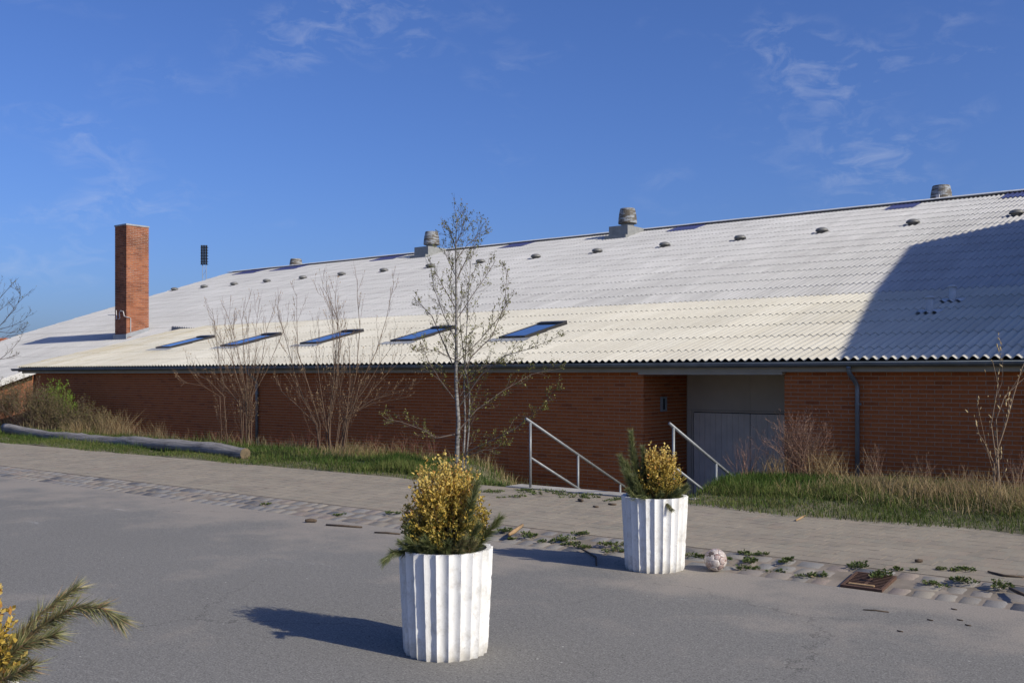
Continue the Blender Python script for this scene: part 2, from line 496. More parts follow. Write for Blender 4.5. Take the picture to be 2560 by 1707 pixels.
class MB:
    def __init__(s): s.V, s.F, s.C = [], [], []
    def add(s, V, F, c=None):
        o = len(s.V)
        s.V.extend([tuple(v) for v in V]); s.F.extend([tuple(i + o for i in f) for f in F])
        if c is not None: s.C.extend([c] * len(V))
    def box(s, x0, x1, y0, y1, z0, z1):
        V = [(x, y, z) for z in (z0, z1) for y in (y0, y1) for x in (x0, x1)]
        s.add(V, [(0, 2, 3, 1), (4, 5, 7, 6), (0, 1, 5, 4), (2, 6, 7, 3), (0, 4, 6, 2), (1, 3, 7, 5)]); return s
    def tube(s, pts, rad, n=6, cap=True, c=None):
        pts = [Vector([float(q) for q in p]) for p in pts]
        if not hasattr(rad, '__len__'): rad = [rad] * len(pts)
        V, F = [], []
        t0 = (pts[1] - pts[0]).normalized()
        ref = Vector((0, 0, 1)) if abs(t0.z) < 0.9 else Vector((1, 0, 0))
        u = t0.cross(ref).normalized()
        for i, p in enumerate(pts):
            t = (pts[min(i + 1, len(pts) - 1)] - pts[max(i - 1, 0)])
            if t.length < 1e-9: t = t0
            t.normalize()
            u = (u - t * u.dot(t))
            if u.length < 1e-6: u = t.orthogonal()
            u.normalize()
            w = t.cross(u)
            for k in range(n):
                a = 2 * math.pi * k / n
                V.append(p + (u * math.cos(a) + w * math.sin(a)) * rad[i])
        for i in range(len(pts) - 1):
            for k in range(n):
                k2 = (k + 1) % n
                F.append((i * n + k, i * n + k2, i * n + n + k2, i * n + n + k))
        if cap:
            F.append(tuple(range(n - 1, -1, -1))); F.append(tuple((len(pts) - 1) * n + k for k in range(n)))
        s.add(V, F, c); return s
    def lathe(s, prof, n=24, cx=0, cy=0, cz=0):
        V, F = [], []
        for r, z in prof:
            for k in range(n):
                a = 2 * math.pi * k / n
                V.append((cx + r * math.cos(a), cy + r * math.sin(a), cz + z))
        for i in range(len(prof) - 1):
            for k in range(n):
                k2 = (k + 1) % n
                F.append((i * n + k, i * n + k2, i * n + n + k2, i * n + n + k))
        F.append(tuple(range(n - 1, -1, -1))); F.append(tuple((len(prof) - 1) * n + k for k in range(n)))
        s.add(V, F); return s
    def me(s, name, smooth=False):
        return mesh(name, s.V, s.F, colr=np.array(s.C) if s.C and len(s.C) == len(s.V) else None, smooth=smooth)
    def obj(s, name, mat, parent=None, smooth=False):
        return link(name, s.me(name, smooth), mat, parent)
def boxes(cen, half, rn):
    """many boxes in one mesh (all six faces)"""
    cen, half = np.asarray(cen, float), np.asarray(half, float)
    sg = np.array([(x, y, z) for z in (-1, 1) for y in (-1, 1) for x in (-1, 1)], float)
    V = (cen[:, None, :] + sg[None] * half[:, None, :]).reshape(-1, 3)
    f = np.array([(0, 2, 3, 1), (4, 5, 7, 6), (0, 1, 5, 4), (2, 6, 7, 3), (0, 4, 6, 2), (1, 3, 7, 5)])
    F = (np.arange(len(cen))[:, None, None] * 8 + f[None]).reshape(-1, 4)
    return V, F, np.repeat(rn, 8)
def smooth01(t):
    t = np.clip(t, 0, 1); return t * t * (3 - 2 * t)

# ================================================================== THE SETTING
# far ground, well below the terrace
me = mesh('ground', [(-1500, -1500, -1.5), (1500, -1500, -1.5), (1500, 1500, -1.5), (-1500, 1500, -1.5)], [(0, 1, 2, 3)])
struct('ground', me, 'ground')
Y_ASP, Y_SET, Y_PAV = 8.15, 8.77, 11.74
Z_PAV = 0.075
me = mesh('asphalt', [(-90, -60, 0), (60, -60, 0), (60, Y_ASP + 0.02, 0), (-90, Y_ASP + 0.02, 0), (-90, -60, -1.6), (60, -60, -1.6)], [(0, 1, 2, 3), (0, 4, 5, 1)])
asphalt = struct('asphalt', me, 'asphalt')
# sandy bed of the gutter (rising) and of the paved walk (level)
me = mesh('gutter_bed', [(-60, Y_ASP, -0.0045), (8, Y_ASP, -0.0045), (8, Y_SET, Z_PAV - 0.0045), (-60, Y_SET, Z_PAV - 0.0045)], [(0, 1, 2, 3)])
gutter_bed = struct('gutter_strip', me, 'sand')
me = mesh('paved_walk', [(-60, Y_SET, Z_PAV - 0.0016), (8, Y_SET, Z_PAV - 0.0016), (8, Y_PAV, Z_PAV - 0.0016), (-60, Y_PAV, Z_PAV - 0.0016)], [(0, 1, 2, 3)])
walk = struct('paved_walk', me, 'sand')

# --- pavers
PX, PY = 0.112, 0.226
cen = []
for r_ in range(int((Y_PAV - Y_SET) / PY)):
    y = Y_SET + PY * (r_ + 0.5)
    for i in range(int(27 / PX)):
        x = -27 + PX * (i + 0.5) + 0.037 * (r_ % 3)
        cen.append((x, y))
cen = np.array(cen)
zz = Z_PAV + rng.normal(0, 0.0006, len(cen))
dd = -SY * cen[:, 0] + CY * cen[:, 1]
uu = (CY * cen[:, 0] + SY * cen[:, 1]) / dd
score = np.where((np.abs(uu) < 0.53) & (cen[:, 1] < 11.6), dd, 999)
near = np.argsort(score)[:300]
sel = np.zeros(len(cen), bool); sel[near] = True
pv = MB(); pv.box(-PX / 2 + 0.0025, PX / 2 - 0.0025, -PY / 2 + 0.003, PY / 2 - 0.003, -0.05, 0.0)
pvm = pv.me('paver')
for (x, y), z in zip(cen[sel], zz[sel]):
    o = link('paver', pvm, 'paver_obj', walk, (x, y, z))
    o.rotation_euler = (rng.normal(0, 0.003), rng.normal(0, 0.004), rng.normal(0, 0.006))
c3 = np.c_[cen[~sel], zz[~sel] - 0.025]
V, F, rn = boxes(c3, np.tile([PX / 2 - 0.0025, PY / 2 - 0.003, 0.025], (len(c3), 1)), rng.random(len(c3)))
o = link('pavers_beyond', mesh('pavers_beyond', V, F, rn), 'paver_mesh', walk); o['kind'] = 'stuff'

# --- granite setts (three rows, rounded tops) on the rising gutter strip
def sett_mesh(name, lx, ly, seed):
    r2 = np.random.default_rng(seed)
    m_ = MB()
    hx, hy = lx / 2, ly / 2
    N = 5
    V_, F_ = [], []
    for a in range(N):
        for b_ in range(N):
            x, y = -1 + 2 * b_ / (N - 1), -1 + 2 * a / (N - 1)
            rim = max(abs(x), abs(y)) == 1; corner = abs(x) == 1 and abs(y) == 1
            jx, jy = r2.normal(0, 0.004, 2) if rim else (0, 0)
            z = 0.003 + r2.normal(0, 0.0016) - (0.013 if rim else 0) - (0.004 if corner else 0)
            k = 0.93 if corner else 1.0
            xx = x if rim else x * 1.5
            yy = y if rim else y * 1.5
            V_.append((xx * hx * k + jx, yy * hy * k + jy, z))
    for a in range(N - 1):
        for b_ in range(N - 1):
            F_.append((a * N + b_, a * N + b_ + 1, (a + 1) * N + b_ + 1, (a + 1) * N + b_))
    m_.add(V_, F_)
    return m_
GR0 = (-2.96, -2.60)           # gap left for the grate, along x
sett_variants = [sett_mesh('sett', lx, 0.185, 40 + i) for i, lx in enumerate((0.15, 0.18, 0.205, 0.225, 0.25, 0.17))]
sett_me = [v.me('sett', True) for v in sett_variants]
lens = (0.15, 0.18, 0.205, 0.225, 0.25, 0.17)
spots = []
for r_ in range(3):
    x = -27.0 + r_ * 0.07
    y = Y_ASP + 0.103 + r_ * 0.203
    while x < 1.0:
        k = random.randrange(6)
        x2 = x + lens[k] + 0.018
        if not (x2 > GR0[0] and x < GR0[1] and r_ < 2):
            spots.append((x + lens[k] / 2, y, k))
        x = x2
slope = math.atan2(Z_PAV, Y_SET - Y_ASP)
zs = lambda y: -0.002 + Z_PAV * (y - Y_ASP) / (Y_SET - Y_ASP)
spots.sort(key=lambda s: abs(depth((s[0], s[1])) - 0) if abs((CY * s[0] + SY * s[1]) / depth((s[0], s[1]))) < 0.53 else 900)
restV, restF, restR = [], [], []
for i, (x, y, k) in enumerate(spots):
    z = zs(y) + rng.normal(0, 0.003)
    if i < 260:
        o = link('sett', sett_me[k], 'sett_obj', gutter_bed, (x, y, z))
        o.rotation_euler = (slope + rng.normal(0, 0.02), rng.normal(0, 0.02), rng.normal(0, 0.05))
    else:
        b0 = len(restV)
        for v in sett_variants[k].V:
            restV.append((v[0] + x, v[1] + y, v[2] + z + v[1] * math.tan(slope)))
            restR.append((x * 7.31 + y * 13.7) % 1.0)
        restF.extend([tuple(q + b0 for q in f) for f in sett_variants[k].F])
if restF:
    o = link('setts_beyond', mesh('setts_beyond', restV, restF, restR, smooth=True), 'sett_mesh', gutter_bed); o['kind'] = 'stuff'

# --- grass banks (earth below, blades above)
def h_left(x, y):
    x, y = np.asarray(x, float), np.asarray(y, float)
    zA = 0.085 + 0.05 * smooth01((y - 11.9) / 1.2) - 0.62 * smooth01((y - 14.0) / 1.7)
    zB = 0.085 - np.clip((y - 11.85) * 0.47, 0, 1.23)
    t = smooth01((x + 12.2) / 2.6)
    und = 0.03 * np.sin(x * 2.1 + 1) * np.sin(y * 2.7)
    return zA * (1 - t) + zB * t + und * (1 - t)
def h_right(x, y):
    x, y = np.asarray(x, float), np.asarray(y, float)
    z = 0.085 + 0.10 * smooth01((y - 11.7) / 1.4) - 0.20 * smooth01((y - 14.3) / 1.5)
    return z + 0.03 * np.sin(x * 2.3) * np.sin(y * 2.1 + 1)
def terrain(name, x0, x1, yf, y1, hf, nx, ny):
    X = np.linspace(x0, x1, nx); T = np.linspace(0, 1, ny)
    V = []
    for t in T:
        for x in X:
            y0 = yf(x); y = y0 + (y1 - y0) * t
            V.append((x, y, float(hf(x, y)) - (0.025 if t == 0 else 0)))
    F = [(j * nx + i, j * nx + i + 1, (j + 1) * nx + i + 1, (j + 1) * nx + i) for j in range(ny - 1) for i in range(nx - 1)]
    me = mesh(name, V, F, smooth=True)
    return struct(name, me, 'earth')
edge_l = lambda x: 11.72 + 0.10 * math.sin(x * 1.3) + 0.06 * math.sin(x * 3.7 + 1)
edge_r = lambda x: 11.45 + 0.10 * math.sin(x * 1.7) + 0.05 * math.sin(x * 4.1)
terrain('grass_bank', -60, -9.32, edge_l, 15.97, h_left, 180, 22)
terrain('grass_bank_near', -6.40, 8, edge_r, 15.97, h_right, 80, 22)

def blades(n, area, hf, hmin, hmax, cols, wid=0.006, lean=0.35, mask=None, seed=1):
    """grass blades: bent strips of two quads tapering to a tip"""
    g = np.random.default_rng(seed)
    x0, x1, yf, y1 = area
    x = g.uniform(x0, x1, n); y0 = np.array([yf(q) for q in x])
    y = y0 + (y1 - y0) * g.random(n)
    if mask is not None:
        k = mask(x, y, g); x, y = x[k], y[k]; n = len(x)
    z = hf(x, y)
    hgt = g.uniform(hmin, hmax, n) * (0.75 + 0.5 * np.sin(x * 1.9 + np.sin(y * 3)) ** 2)
    az = g.uniform(0, 2 * np.pi, n); ln = g.normal(0, lean, n)
    az2 = g.uniform(0, 2 * np.pi, n)
    w = wid * g.uniform(0.6, 1.4, n)
    dx, dy = np.cos(az), np.sin(az)
    px, py = np.cos(az2), np.sin(az2)
    base = np.c_[x, y, z - 0.01]
    wv = np.c_[px, py, np.zeros(n)] * w[:, None]
    bend = np.c_[dx * ln, dy * ln, np.zeros(n)] * hgt[:, None]
    up = np.c_[np.zeros(n), np.zeros(n), hgt]
    midp = base + up * 0.55 + bend * 0.35
    tip = base + up * (1 - 0.25 * np.abs(ln))[:, None] + bend
    V = np.stack([base - wv, base + wv, midp - wv * 0.7, midp + wv * 0.7, tip], 1).reshape(-1, 3)
    i = np.arange(n)[:, None] * 5
    F = np.concatenate([i + np.array([[0, 1, 3]]), i + np.array([[0, 3, 2]]), i + np.array([[2, 3, 4]])], 0)
    cols = np.array(cols)
    pick = np.clip((0.5 + 0.5 * np.sin(x * 1.1 + 2 * np.sin(y * 1.7)) * 0.8 + g.normal(0, 0.33, n)), 0, 0.999)
    c = cols[(pick * len(cols)).astype(int)] * g.uniform(0.75, 1.25, (n, 1))
    return V, F, np.repeat(c, 5, axis=0)
def stuff_mesh(name, parts, mat, label, cat):
    V, F, C, o = [], [], [], 0
    for v, f, c in parts:
        V.append(v); F.append(f + o); C.append(c); o += len(v)
    ob = link(name, mesh(name, np.concatenate(V), np.concatenate(F), colr=np.concatenate(C)), mat)
    ob['kind'] = 'stuff'
    return tag(ob, label, cat)
GREEN = [(0.075, 0.105, 0.024), (0.10, 0.13, 0.030), (0.125, 0.145, 0.04), (0.18, 0.165, 0.07), (0.25, 0.20, 0.11), (0.22, 0.16, 0.095)]
LUSH = [(0.055, 0.10, 0.018), (0.075, 0.125, 0.022), (0.10, 0.145, 0.03), (0.15, 0.16, 0.05)]
DRY = [(0.33, 0.26, 0.14), (0.26, 0.20, 0.10), (0.40, 0.33, 0.19), (0.16, 0.16, 0.06), (0.10, 0.12, 0.03)]
def thin_front(edge, amt=0.55):
    def f(x, y, g):
        e = np.array([edge(q) for q in x])
        fr = np.clip((y - e) / amt, 0, 1)
        return g.random(len(x)) < 0.3 + 0.7 * fr
    return f
parts = []
parts.append(blades(70000, (-31, -9.35, edge_l, 13.6), h_left, 0.035, 0.085, GREEN[:4] + LUSH, 0.0048, 0.7, thin_front(edge_l, 0.35), 1))
parts.append(blades(20000, (-31, -9.35, lambda x: 12.3, 14.6), h_left, 0.07, 0.18, LUSH, 0.005, 0.4, None, 2))
parts.append(blades(9000, (-13.0, -9.4, lambda x: 12.0, 13.2), h_left, 0.10, 0.22, LUSH, 0.005, 0.35, None, 3))
parts.append(blades(9000, (-31, -10.5, lambda x: 14.0, 15.9), h_left, 0.10, 0.35, DRY, 0.005, 0.45, None, 4))
stuff_mesh('verge_grass', parts, 'blade', 'green grass on the bank beside the long log', 'grass')
parts = []
parts.append(blades(36000, (-6.5, 1.2, edge_r, 14.5), h_right, 0.04, 0.11, GREEN[:4] + LUSH, 0.0045, 0.7, thin_front(edge_r), 5))
parts.append(blades(7000, (-6.5, -4.4, lambda x: 12.4, 14.2), h_right, 0.08, 0.18, LUSH, 0.005, 0.4, None, 6))
parts.append(blades(15000, (-5.2, 1.2, lambda x: 12.4, 15.8), h_right, 0.06, 0.22, DRY + GREEN + LUSH, 0.005, 1.6, None, 7))
parts.append(blades(8000, (-6.4, 1.2, lambda x: 14.2, 15.8), h_right, 0.07, 0.20, LUSH + DRY, 0.005, 0.8, None, 8))
stuff_mesh('tussock_grass', parts, 'blade', 'tufted green and straw coloured grass below the right brick wall', 'grass')

# ================================================================== THE LONG BRICK HALL
XL, XJ1, XJ2, XR = -32.0, -9.41, -6.70, 2.0        # facade left end, recess jambs, right end
YW = 15.97                                         # facade plane
Z_TOP, Z_BOT = 1.80, -1.35
hall = thing('brick_hall', (-12, 16.5, -1.2), 'long low red brick hall under a pale corrugated roof', 'building')
COURSE, BL, BH = 0.0667, 0.228, 0.0547
wall = MB().box(XL + 0.02, XJ1 - 0.006, YW + 0.006, YW + 0.30, Z_BOT, Z_TOP).obj('wall', 'mortar', hall)
wall_r = MB().box(XJ2 + 0.006, XR, YW + 0.006, YW + 0.30, Z_BOT, Z_TOP).obj('wall', 'mortar', hall)
wall_s = MB().box(XJ1 - 0.30, XJ1 - 0.006, YW + 0.31, 17.70, Z_BOT, Z_TOP).obj('wall', 'mortar', hall)
def run(a, b, z0, z1, first_half=0.0):
    """stretcher bond between a and b: list of (centre, half length, z)"""
    out = []
    nz = int((z1 - z0) / COURSE)
    for r_ in range(nz):
        z = z1 - COURSE * (r_ + 0.5)
        x = a - 0.12 * ((r_ + int(first_half)) % 2)
        while x < b - 0.02:
            s0, s1 = max(x, a), min(x + BL, b)
            if s1 - s0 > 0.03:
                out.append(((s0 + s1) / 2, (s1 - s0) / 2, z))
            x += 0.24
    return out
bricks_r = run(XJ2, 1.9, -0.35, Z_TOP - 0.004)
full = [q for q in bricks_r if q[1] > BL / 2 - 1e-6 and q[0] < -3.0 and q[2] > 0.02]
full.sort(key=lambda q: -q[2] + 0 * q[0])
objs = full[:300]
objset = set(objs)
bm_ = MB().box(-BL / 2, BL / 2, 0, 0.05, -BH / 2, BH / 2).me('brick')
for x, hl, z in objs:
    link('brick', bm_, 'brick_obj', wall_r, (x, YW + rng.normal(0, 0.0005), z))
def brick_field(name, lst, mat, parent, axis='y', at=YW, sgn=1):
    lst = np.array(lst); n_ = len(lst)
    off = at + rng.normal(0, 0.0005, n_) + sgn * 0.025
    if axis == 'y':
        c = np.c_[lst[:, 0], off, lst[:, 2]]; h = np.c_[lst[:, 1], np.full(n_, 0.025), np.full(n_, BH / 2)]
    else:
        c = np.c_[off, lst[:, 0], lst[:, 2]]; h = np.c_[np.full(n_, 0.025), lst[:, 1], np.full(n_, BH / 2)]
    V, F, r_ = boxes(c, h, rng.random(n_))
    o = link(name, mesh(name, V, F, r_), mat, parent); o['kind'] = 'stuff'; return o
brick_field('brick_courses', [q for q in bricks_r if q not in objset], 'brick_mesh', wall_r)
brick_field('brick_courses', run(XL, XJ1, Z_BOT, Z_TOP - 0.004), 'brick_mesh', wall)
brick_field('brick_courses', run(YW + 0.055, 17.62, Z_BOT, Z_TOP - 0.004, 1), 'brick_mesh', wall_s, 'x', XJ1, -1)

# recess: boarded panel with a double door, a small wall lamp box
YP = 17.64
MB().box(XJ1, XJ2, YP + 0.045, YP + 0.15, Z_BOT, Z_TOP).obj('panel_backing', 'dark', hall)
xs_ = [XJ1 + 0.004, -8.08, XJ2 - 0.004]
zd = 1.065
for a, b_ in zip(xs_[:-1], xs_[1:]):
    MB().box(a + 0.002, b_ - 0.002, YP, YP + 0.04, zd + 0.006, Z_TOP - 0.005).obj('panel', 'panel', hall)
MB().box(XJ1 + 0.004, -9.315, YP, YP + 0.04, Z_BOT, zd).obj('panel', 'panel', hall)
fr = MB(); fr.box(-9.305, XJ2 - 0.004, YP - 0.004, YP + 0.04, zd - 0.035, zd); fr.box(-9.305, -9.27, YP - 0.004, YP + 0.04, -1.15, zd - 0.036)
fr.obj('door_frame', 'panel', hall)
def door(xa, xb, handle):
    d_ = MB().box(xa, xb, YP + 0.02, YP + 0.042, -1.12, zd - 0.05).obj('door', 'dark', hall)
    n_ = round((xb - xa) / 0.112); w_ = (xb - xa) / n_
    pm = MB().box(0.002, w_ - 0.002, 0.0, 0.022, -1.12, zd - 0.052).me('plank')
    for i in range(n_):
        link('plank', pm, 'door', d_, (xa + i * w_, YP + 0.003 + rng.normal(0, 0.0008), 0))
    h = MB(); h.tube([(handle, YP - 0.01, -0.02), (handle, YP - 0.05, -0.02), (handle, YP - 0.05, -0.14), (handle, YP - 0.01, -0.14)], 0.01, 6)
    h.obj('handle', 'black_frame', d_)
door(-9.26, -8.085, -8.14); door(-8.075, XJ2 - 0.01, -8.02)
lb = MB(); 
yl = 16.58
for y0, y1, z0, z1 in ((yl, yl + 0.03, 1.06, 1.34), (yl + 0.15, yl + 0.18, 1.06, 1.34), (yl + 0.03, yl + 0.15, 1.06, 1.095), (yl + 0.03, yl + 0.15, 1.305, 1.34)):
    lb.box(XJ1 + 0.002, XJ1 + 0.05, y0, y1, z0, z1)
vf = lb.obj('wall_vent', 'vent_box', hall)
MB().box(XJ1 + 0.002, XJ1 + 0.02, yl + 0.03, yl + 0.15, 1.095, 1.305).obj('grille', 'dark', vf)
MB().box(XJ1 - 0.02, XJ2 + 0.02, YW - 0.155, YP + 0.03, Z_TOP - 0.045, Z_TOP + 0.0).obj('recess_soffit', 'fascia', hall)

# --- roof planes
EAVE_Y, EAVE_Z, SC = 15.68, 1.998, 0.239           # cream lower roof
BRK = 22.18                                        # where it meets the grey upper roof
SG = 0.289
zc = lambda y: EAVE_Z + (y - EAVE_Y) * SC
ZB = zc(BRK)
zg = lambda y: ZB + (y - BRK) * SG
RID = 37.35
SWG, XWING = 0.347, -35.5                       # the wing roof left of the cream part falls a little steeper
zw = lambda y: ZB + (y - BRK) * (SWG if y < BRK else SG)
PIT, NW, AMP = 0.146, 7, 0.0235
SW = PIT * NW
def sheet_mesh(length, seg=8, over=0.13):
    """corrugated sheet: local x across, local y up the slope; lower end lifted on the sheet below, with a real edge"""
    n_ = NW * seg + 1
    xs = np.linspace(0, SW, n_); w = np.cos(xs / PIT * 2 * np.pi) * AMP
    V = []
    lo, hi = 0.012, -0.004
    for (y, dz) in ((0.0, lo - 0.010), (0.0, lo), (0.0, lo), (length + over, hi)):
        V += [(x, y, a + dz) for x, a in zip(xs, w)]
    F = []
    for j in (0, 2):
        for i in range(n_ - 1):
            F.append((j * n_ + i, j * n_ + i + 1, (j + 1) * n_ + i + 1, (j + 1) * n_ + i))
    me_ = mesh('roof_sheet', V, F)
    me_.polygons.foreach_set('use_smooth', np.array([False] * (n_ - 1) + [True] * (n_ - 1)))
    return V, F, me_
aC, aG = math.atan(SC), math.atan(SG)
rows_c = [0.78] + [(BRK - EAVE_Y - 0.78) / 5] * 5          # in plan
roof_c = MB().box(-32.5, XR, EAVE_Y + 0.05, EAVE_Y + 0.10, 1.90, 1.955).obj('lower_roof', 'under', hall)
NCX = int((XR + 32.6) / SW) + 1
XC0 = -32.6
rc = {}
y = EAVE_Y
for r_, ln in enumerate(rows_c):
    key = round(ln, 3)
    if key not in rc: rc[key] = sheet_mesh(ln / math.cos(aC))
    for i in range(NCX):
        o = link('roof_sheet', rc[key][2], 'cream', roof_c, (XC0 + i * SW, y, zc(y)))
        o.rotation_euler = (aC, 0, 0)
    y += ln
# dark boarding below the sheets so that no light leaks in
MB().add([(XC0 + 0.1, EAVE_Y + 0.12, zc(EAVE_Y + .12) - 0.06), (XR, EAVE_Y + 0.12, zc(EAVE_Y + .12) - 0.06), (XR, BRK, ZB - 0.06), (XC0 + 0.1, BRK, ZB - 0.06)], [(0, 1, 2, 3)])
dk = MB(); dk.add([(XC0 + 0.1, EAVE_Y + 0.12, zc(EAVE_Y + .12) - 0.06), (XR, EAVE_Y + 0.12, zc(EAVE_Y + .12) - 0.06), (XR, BRK, ZB - 0.06), (XC0 + 0.1, BRK, ZB - 0.06)], [(0, 1, 2, 3)])
dk.add([(-42.5, 12.4, zw(12.4) - 0.06), (XWING - 0.2, 12.4, zw(12.4) - 0.06), (XWING - 0.2, BRK, ZB - 0.06), (-45.8, BRK, ZB - 0.06)], [(0, 1, 2, 3)])
dk.add([(-45.8, BRK, ZB - 0.06), (XR, BRK, ZB - 0.06), (XR, RID, zg(RID) - 0.06), (-50.7, RID, zg(RID) - 0.06)], [(0, 1, 2, 3)])
dk.obj('roof_boarding', 'under', hall)
# upper grey roof, and the wing roof left of the cream part that comes down further
NR = 14; PR = (RID - BRK) / NR
roof_g = MB().box(-50.9, XR, RID - 0.05, RID + 0.05, zg(RID) - 0.2, zg(RID) - 0.05).obj('upper_roof', 'under', hall)
gv, gf, gme = sheet_mesh(PR / math.cos(aG))
vio_px = [(612, 668), (705, 768), (955, 1015), (1275, 1335), (1690, 1762), (2229, 2303), (2512, 2600)]
XV = [(AY(a, 700, RID - 0.3)[0], AY(b2, 700, RID - 0.3)[0]) for a, b2 in vio_px]
def end_x(y):      # left verge of the long roof, running slightly out of square as in the photograph
    return -51.0 + (RID - y) * 0.326
cells = []
for r_ in range(-9, NR):
    y = BRK + r_ * PR
    x1 = XR if r_ >= 0 else (XC0 + 0.5 if r_ >= -4 else XWING)
    x0 = end_x(y)
    n_ = int((x1 - x0) / SW)
    for i in range(n_ + 1):
        x = x1 - (i + 1) * SW
        if x < x0 - SW: continue
        cells.append((x, y, r_))
def vis(c):
    d_ = depth(c); u_ = (CY * c[0] + SY * c[1]) / d_
    return d_ if abs(u_) < 0.55 else 999
nobj = 300 - NCX * 6
cells.sort(key=vis)
V0 = np.array(gv); ca, sa = math.cos(aG), math.sin(aG)
V0r = np.c_[V0[:, 0], V0[:, 1] * ca - V0[:, 2] * sa, V0[:, 1] * sa + V0[:, 2] * ca]
aW = math.atan(SWG); cw, sw = math.cos(aW), math.sin(aW)
V0w = np.c_[V0[:, 0], V0[:, 1] * cw - V0[:, 2] * sw, V0[:, 1] * sw + V0[:, 2] * cw]
nF = len(gv) // 3
F0 = np.array(gf)
SV, SF = [], []
k = 0; done = 0
for (x, y, r_) in cells:
    if r_ == NR - 1 and any(a - 0.3 < x + SW / 2 < b2 + 0.3 for a, b2 in XV):
        pass
    if done < nobj and r_ >= 0:
        o = link('roof_sheet', gme, 'grey', roof_g, (x, y, zg(y))); o.rotation_euler = (aG, 0, 0); done += 1
    else:
        vv = (V0r if r_ >= 0 else V0w) + np.array([x, y, zw(y)]); vv[:, 0] = np.maximum(vv[:, 0], end_x(vv[:, 1])); SV.append(vv); SF.append(F0 + k * len(V0r)); k += 1
o = link('roof_sheets_beyond', mesh('roof_sheets_beyond', np.concatenate(SV), np.concatenate(SF), smooth=True), 'grey', roof_g)
o['kind'] = 'stuff'
# violet translucent pieces at the ridge
for a, b2 in XV:
    nw = max(4, round((b2 - a) / PIT)); xs = np.linspace(a, a + nw * PIT, nw * 6 + 1)
    V = []
    for yy in (RID - 1.25, RID + 0.02):
        for x in xs:
            V.append((x, yy, zg(yy) + math.cos((x - XR) / PIT * 2 * math.pi) * AMP + 0.028))
    n_ = len(xs)
    F = [(i, i + 1, n_ + i + 1, n_ + i) for i in range(n_ - 1)]
    link('rooflight_sheet', mesh('rooflight_sheet', V, F, smooth=True), 'violet', hall)
# ridge capping: overlapping lengths
for i in range(22):
    xa = -51.0 + i * 2.41; xb = min(xa + 2.45, XR)
    if xa > XR - 0.1: break
    zr = zg(RID) + 0.075 + (0.006 if i % 2 else 0)
    V = [(xa, RID - 0.20, zr - 0.035), (xb, RID - 0.20, zr - 0.035), (xb, RID + 0.08, zr + 0.045), (xa, RID + 0.08, zr + 0.045), (xa, RID + 0.4, zr - 0.05), (xb, RID + 0.4, zr - 0.05),
         (xa, RID - 0.20, zr - 0.055), (xb, RID - 0.20, zr - 0.055)]
    link('ridge_cap', mesh('ridge_cap', V, [(0, 1, 2, 3), (3, 2, 5, 4), (6, 7, 1, 0)]), 'ridge', hall)
# back slope and hidden walls
zr = zg(RID)
back = MB(); back.add([(-50.9, RID + 0.3, zr - 0.12), (XR, RID + 0.3, zr - 0.12), (XR, 56, zr - 5.4), (-51, 56, zr - 5.4)], [(0, 1, 2, 3)])
back.obj('back_roof', 'grey', hall)
rw = MB(); rw.box(-49.5, XR, 55.5, 55.8, -1.4, 2.4); rw.box(-49.3, -49.0, 40, 55.4, -1.4, 2.0)
rw.obj('rear_wall', 'hall_wall', hall)
# verge board of the cream roof's left end
vb = MB(); vb.add([(XC0 + .05, EAVE_Y, zc(EAVE_Y) - 0.03), (XC0 + .05, BRK, ZB - 0.03), (XC0 + .05, BRK, ZB - 0.40), (XC0 + .05, EAVE_Y, zc(EAVE_Y) - 0.16)], [(0, 1, 2, 3)])
vb.obj('verge_board', 'fascia', hall)
# wing: brick gable facing right under the lower grey roof, with a pale board along its edge
XW = XWING + 0.03
wing = MB(); wing.add([(XW - 0.4, 12.6, Z_BOT), (XW - 0.4, 19.0, Z_BOT), (XW - 0.4, 19.0, zw(19.0) - 0.2), (XW - 0.4, 12.6, zw(12.6) - 0.2)], [(0, 1, 2, 3)])
wing_w = wing.obj('wing_wall', 'mortar_pale', hall)
lst = [q for q in run(12.7, 18.9, Z_BOT, 2.6) if q[2] < zw(q[0]) - 0.26]
brick_field('brick_courses', lst, 'brick_wing', wing_w, 'x', XW - 0.39, -1)
wb = MB()
for y0, y1 in ((12.4, 17.8),):
    wb.add([(XW, y0, zw(y0) + 0.03), (XW, y1, zw(y1) + 0.03), (XW, y1, zw(y1) - 0.21), (XW, y0, zw(y0) - 0.21),
            (XW - 0.05, y0, zw(y0) + 0.03), (XW - 0.05, y1, zw(y1) + 0.03), (XW - 0.05, y1, zw(y1) - 0.21), (XW - 0.05, y0, zw(y0) - 0.21)],
           [(0, 1, 2, 3), (4, 7, 6, 5), (0, 4, 5, 1), (3, 2, 6, 7), (0, 3, 7, 4)])
    wb.add([(XW - 0.05, y0, zw(y0) - 0.20), (XW - 0.05, y1, zw(y1) - 0.20), (XW - 0.41, y1, zw(y1) - 0.20), (XW - 0.41, y0, zw(y0) - 0.20)], [(0, 1, 2, 3)])
wb.obj('verge_board', 'fascia_white', hall)

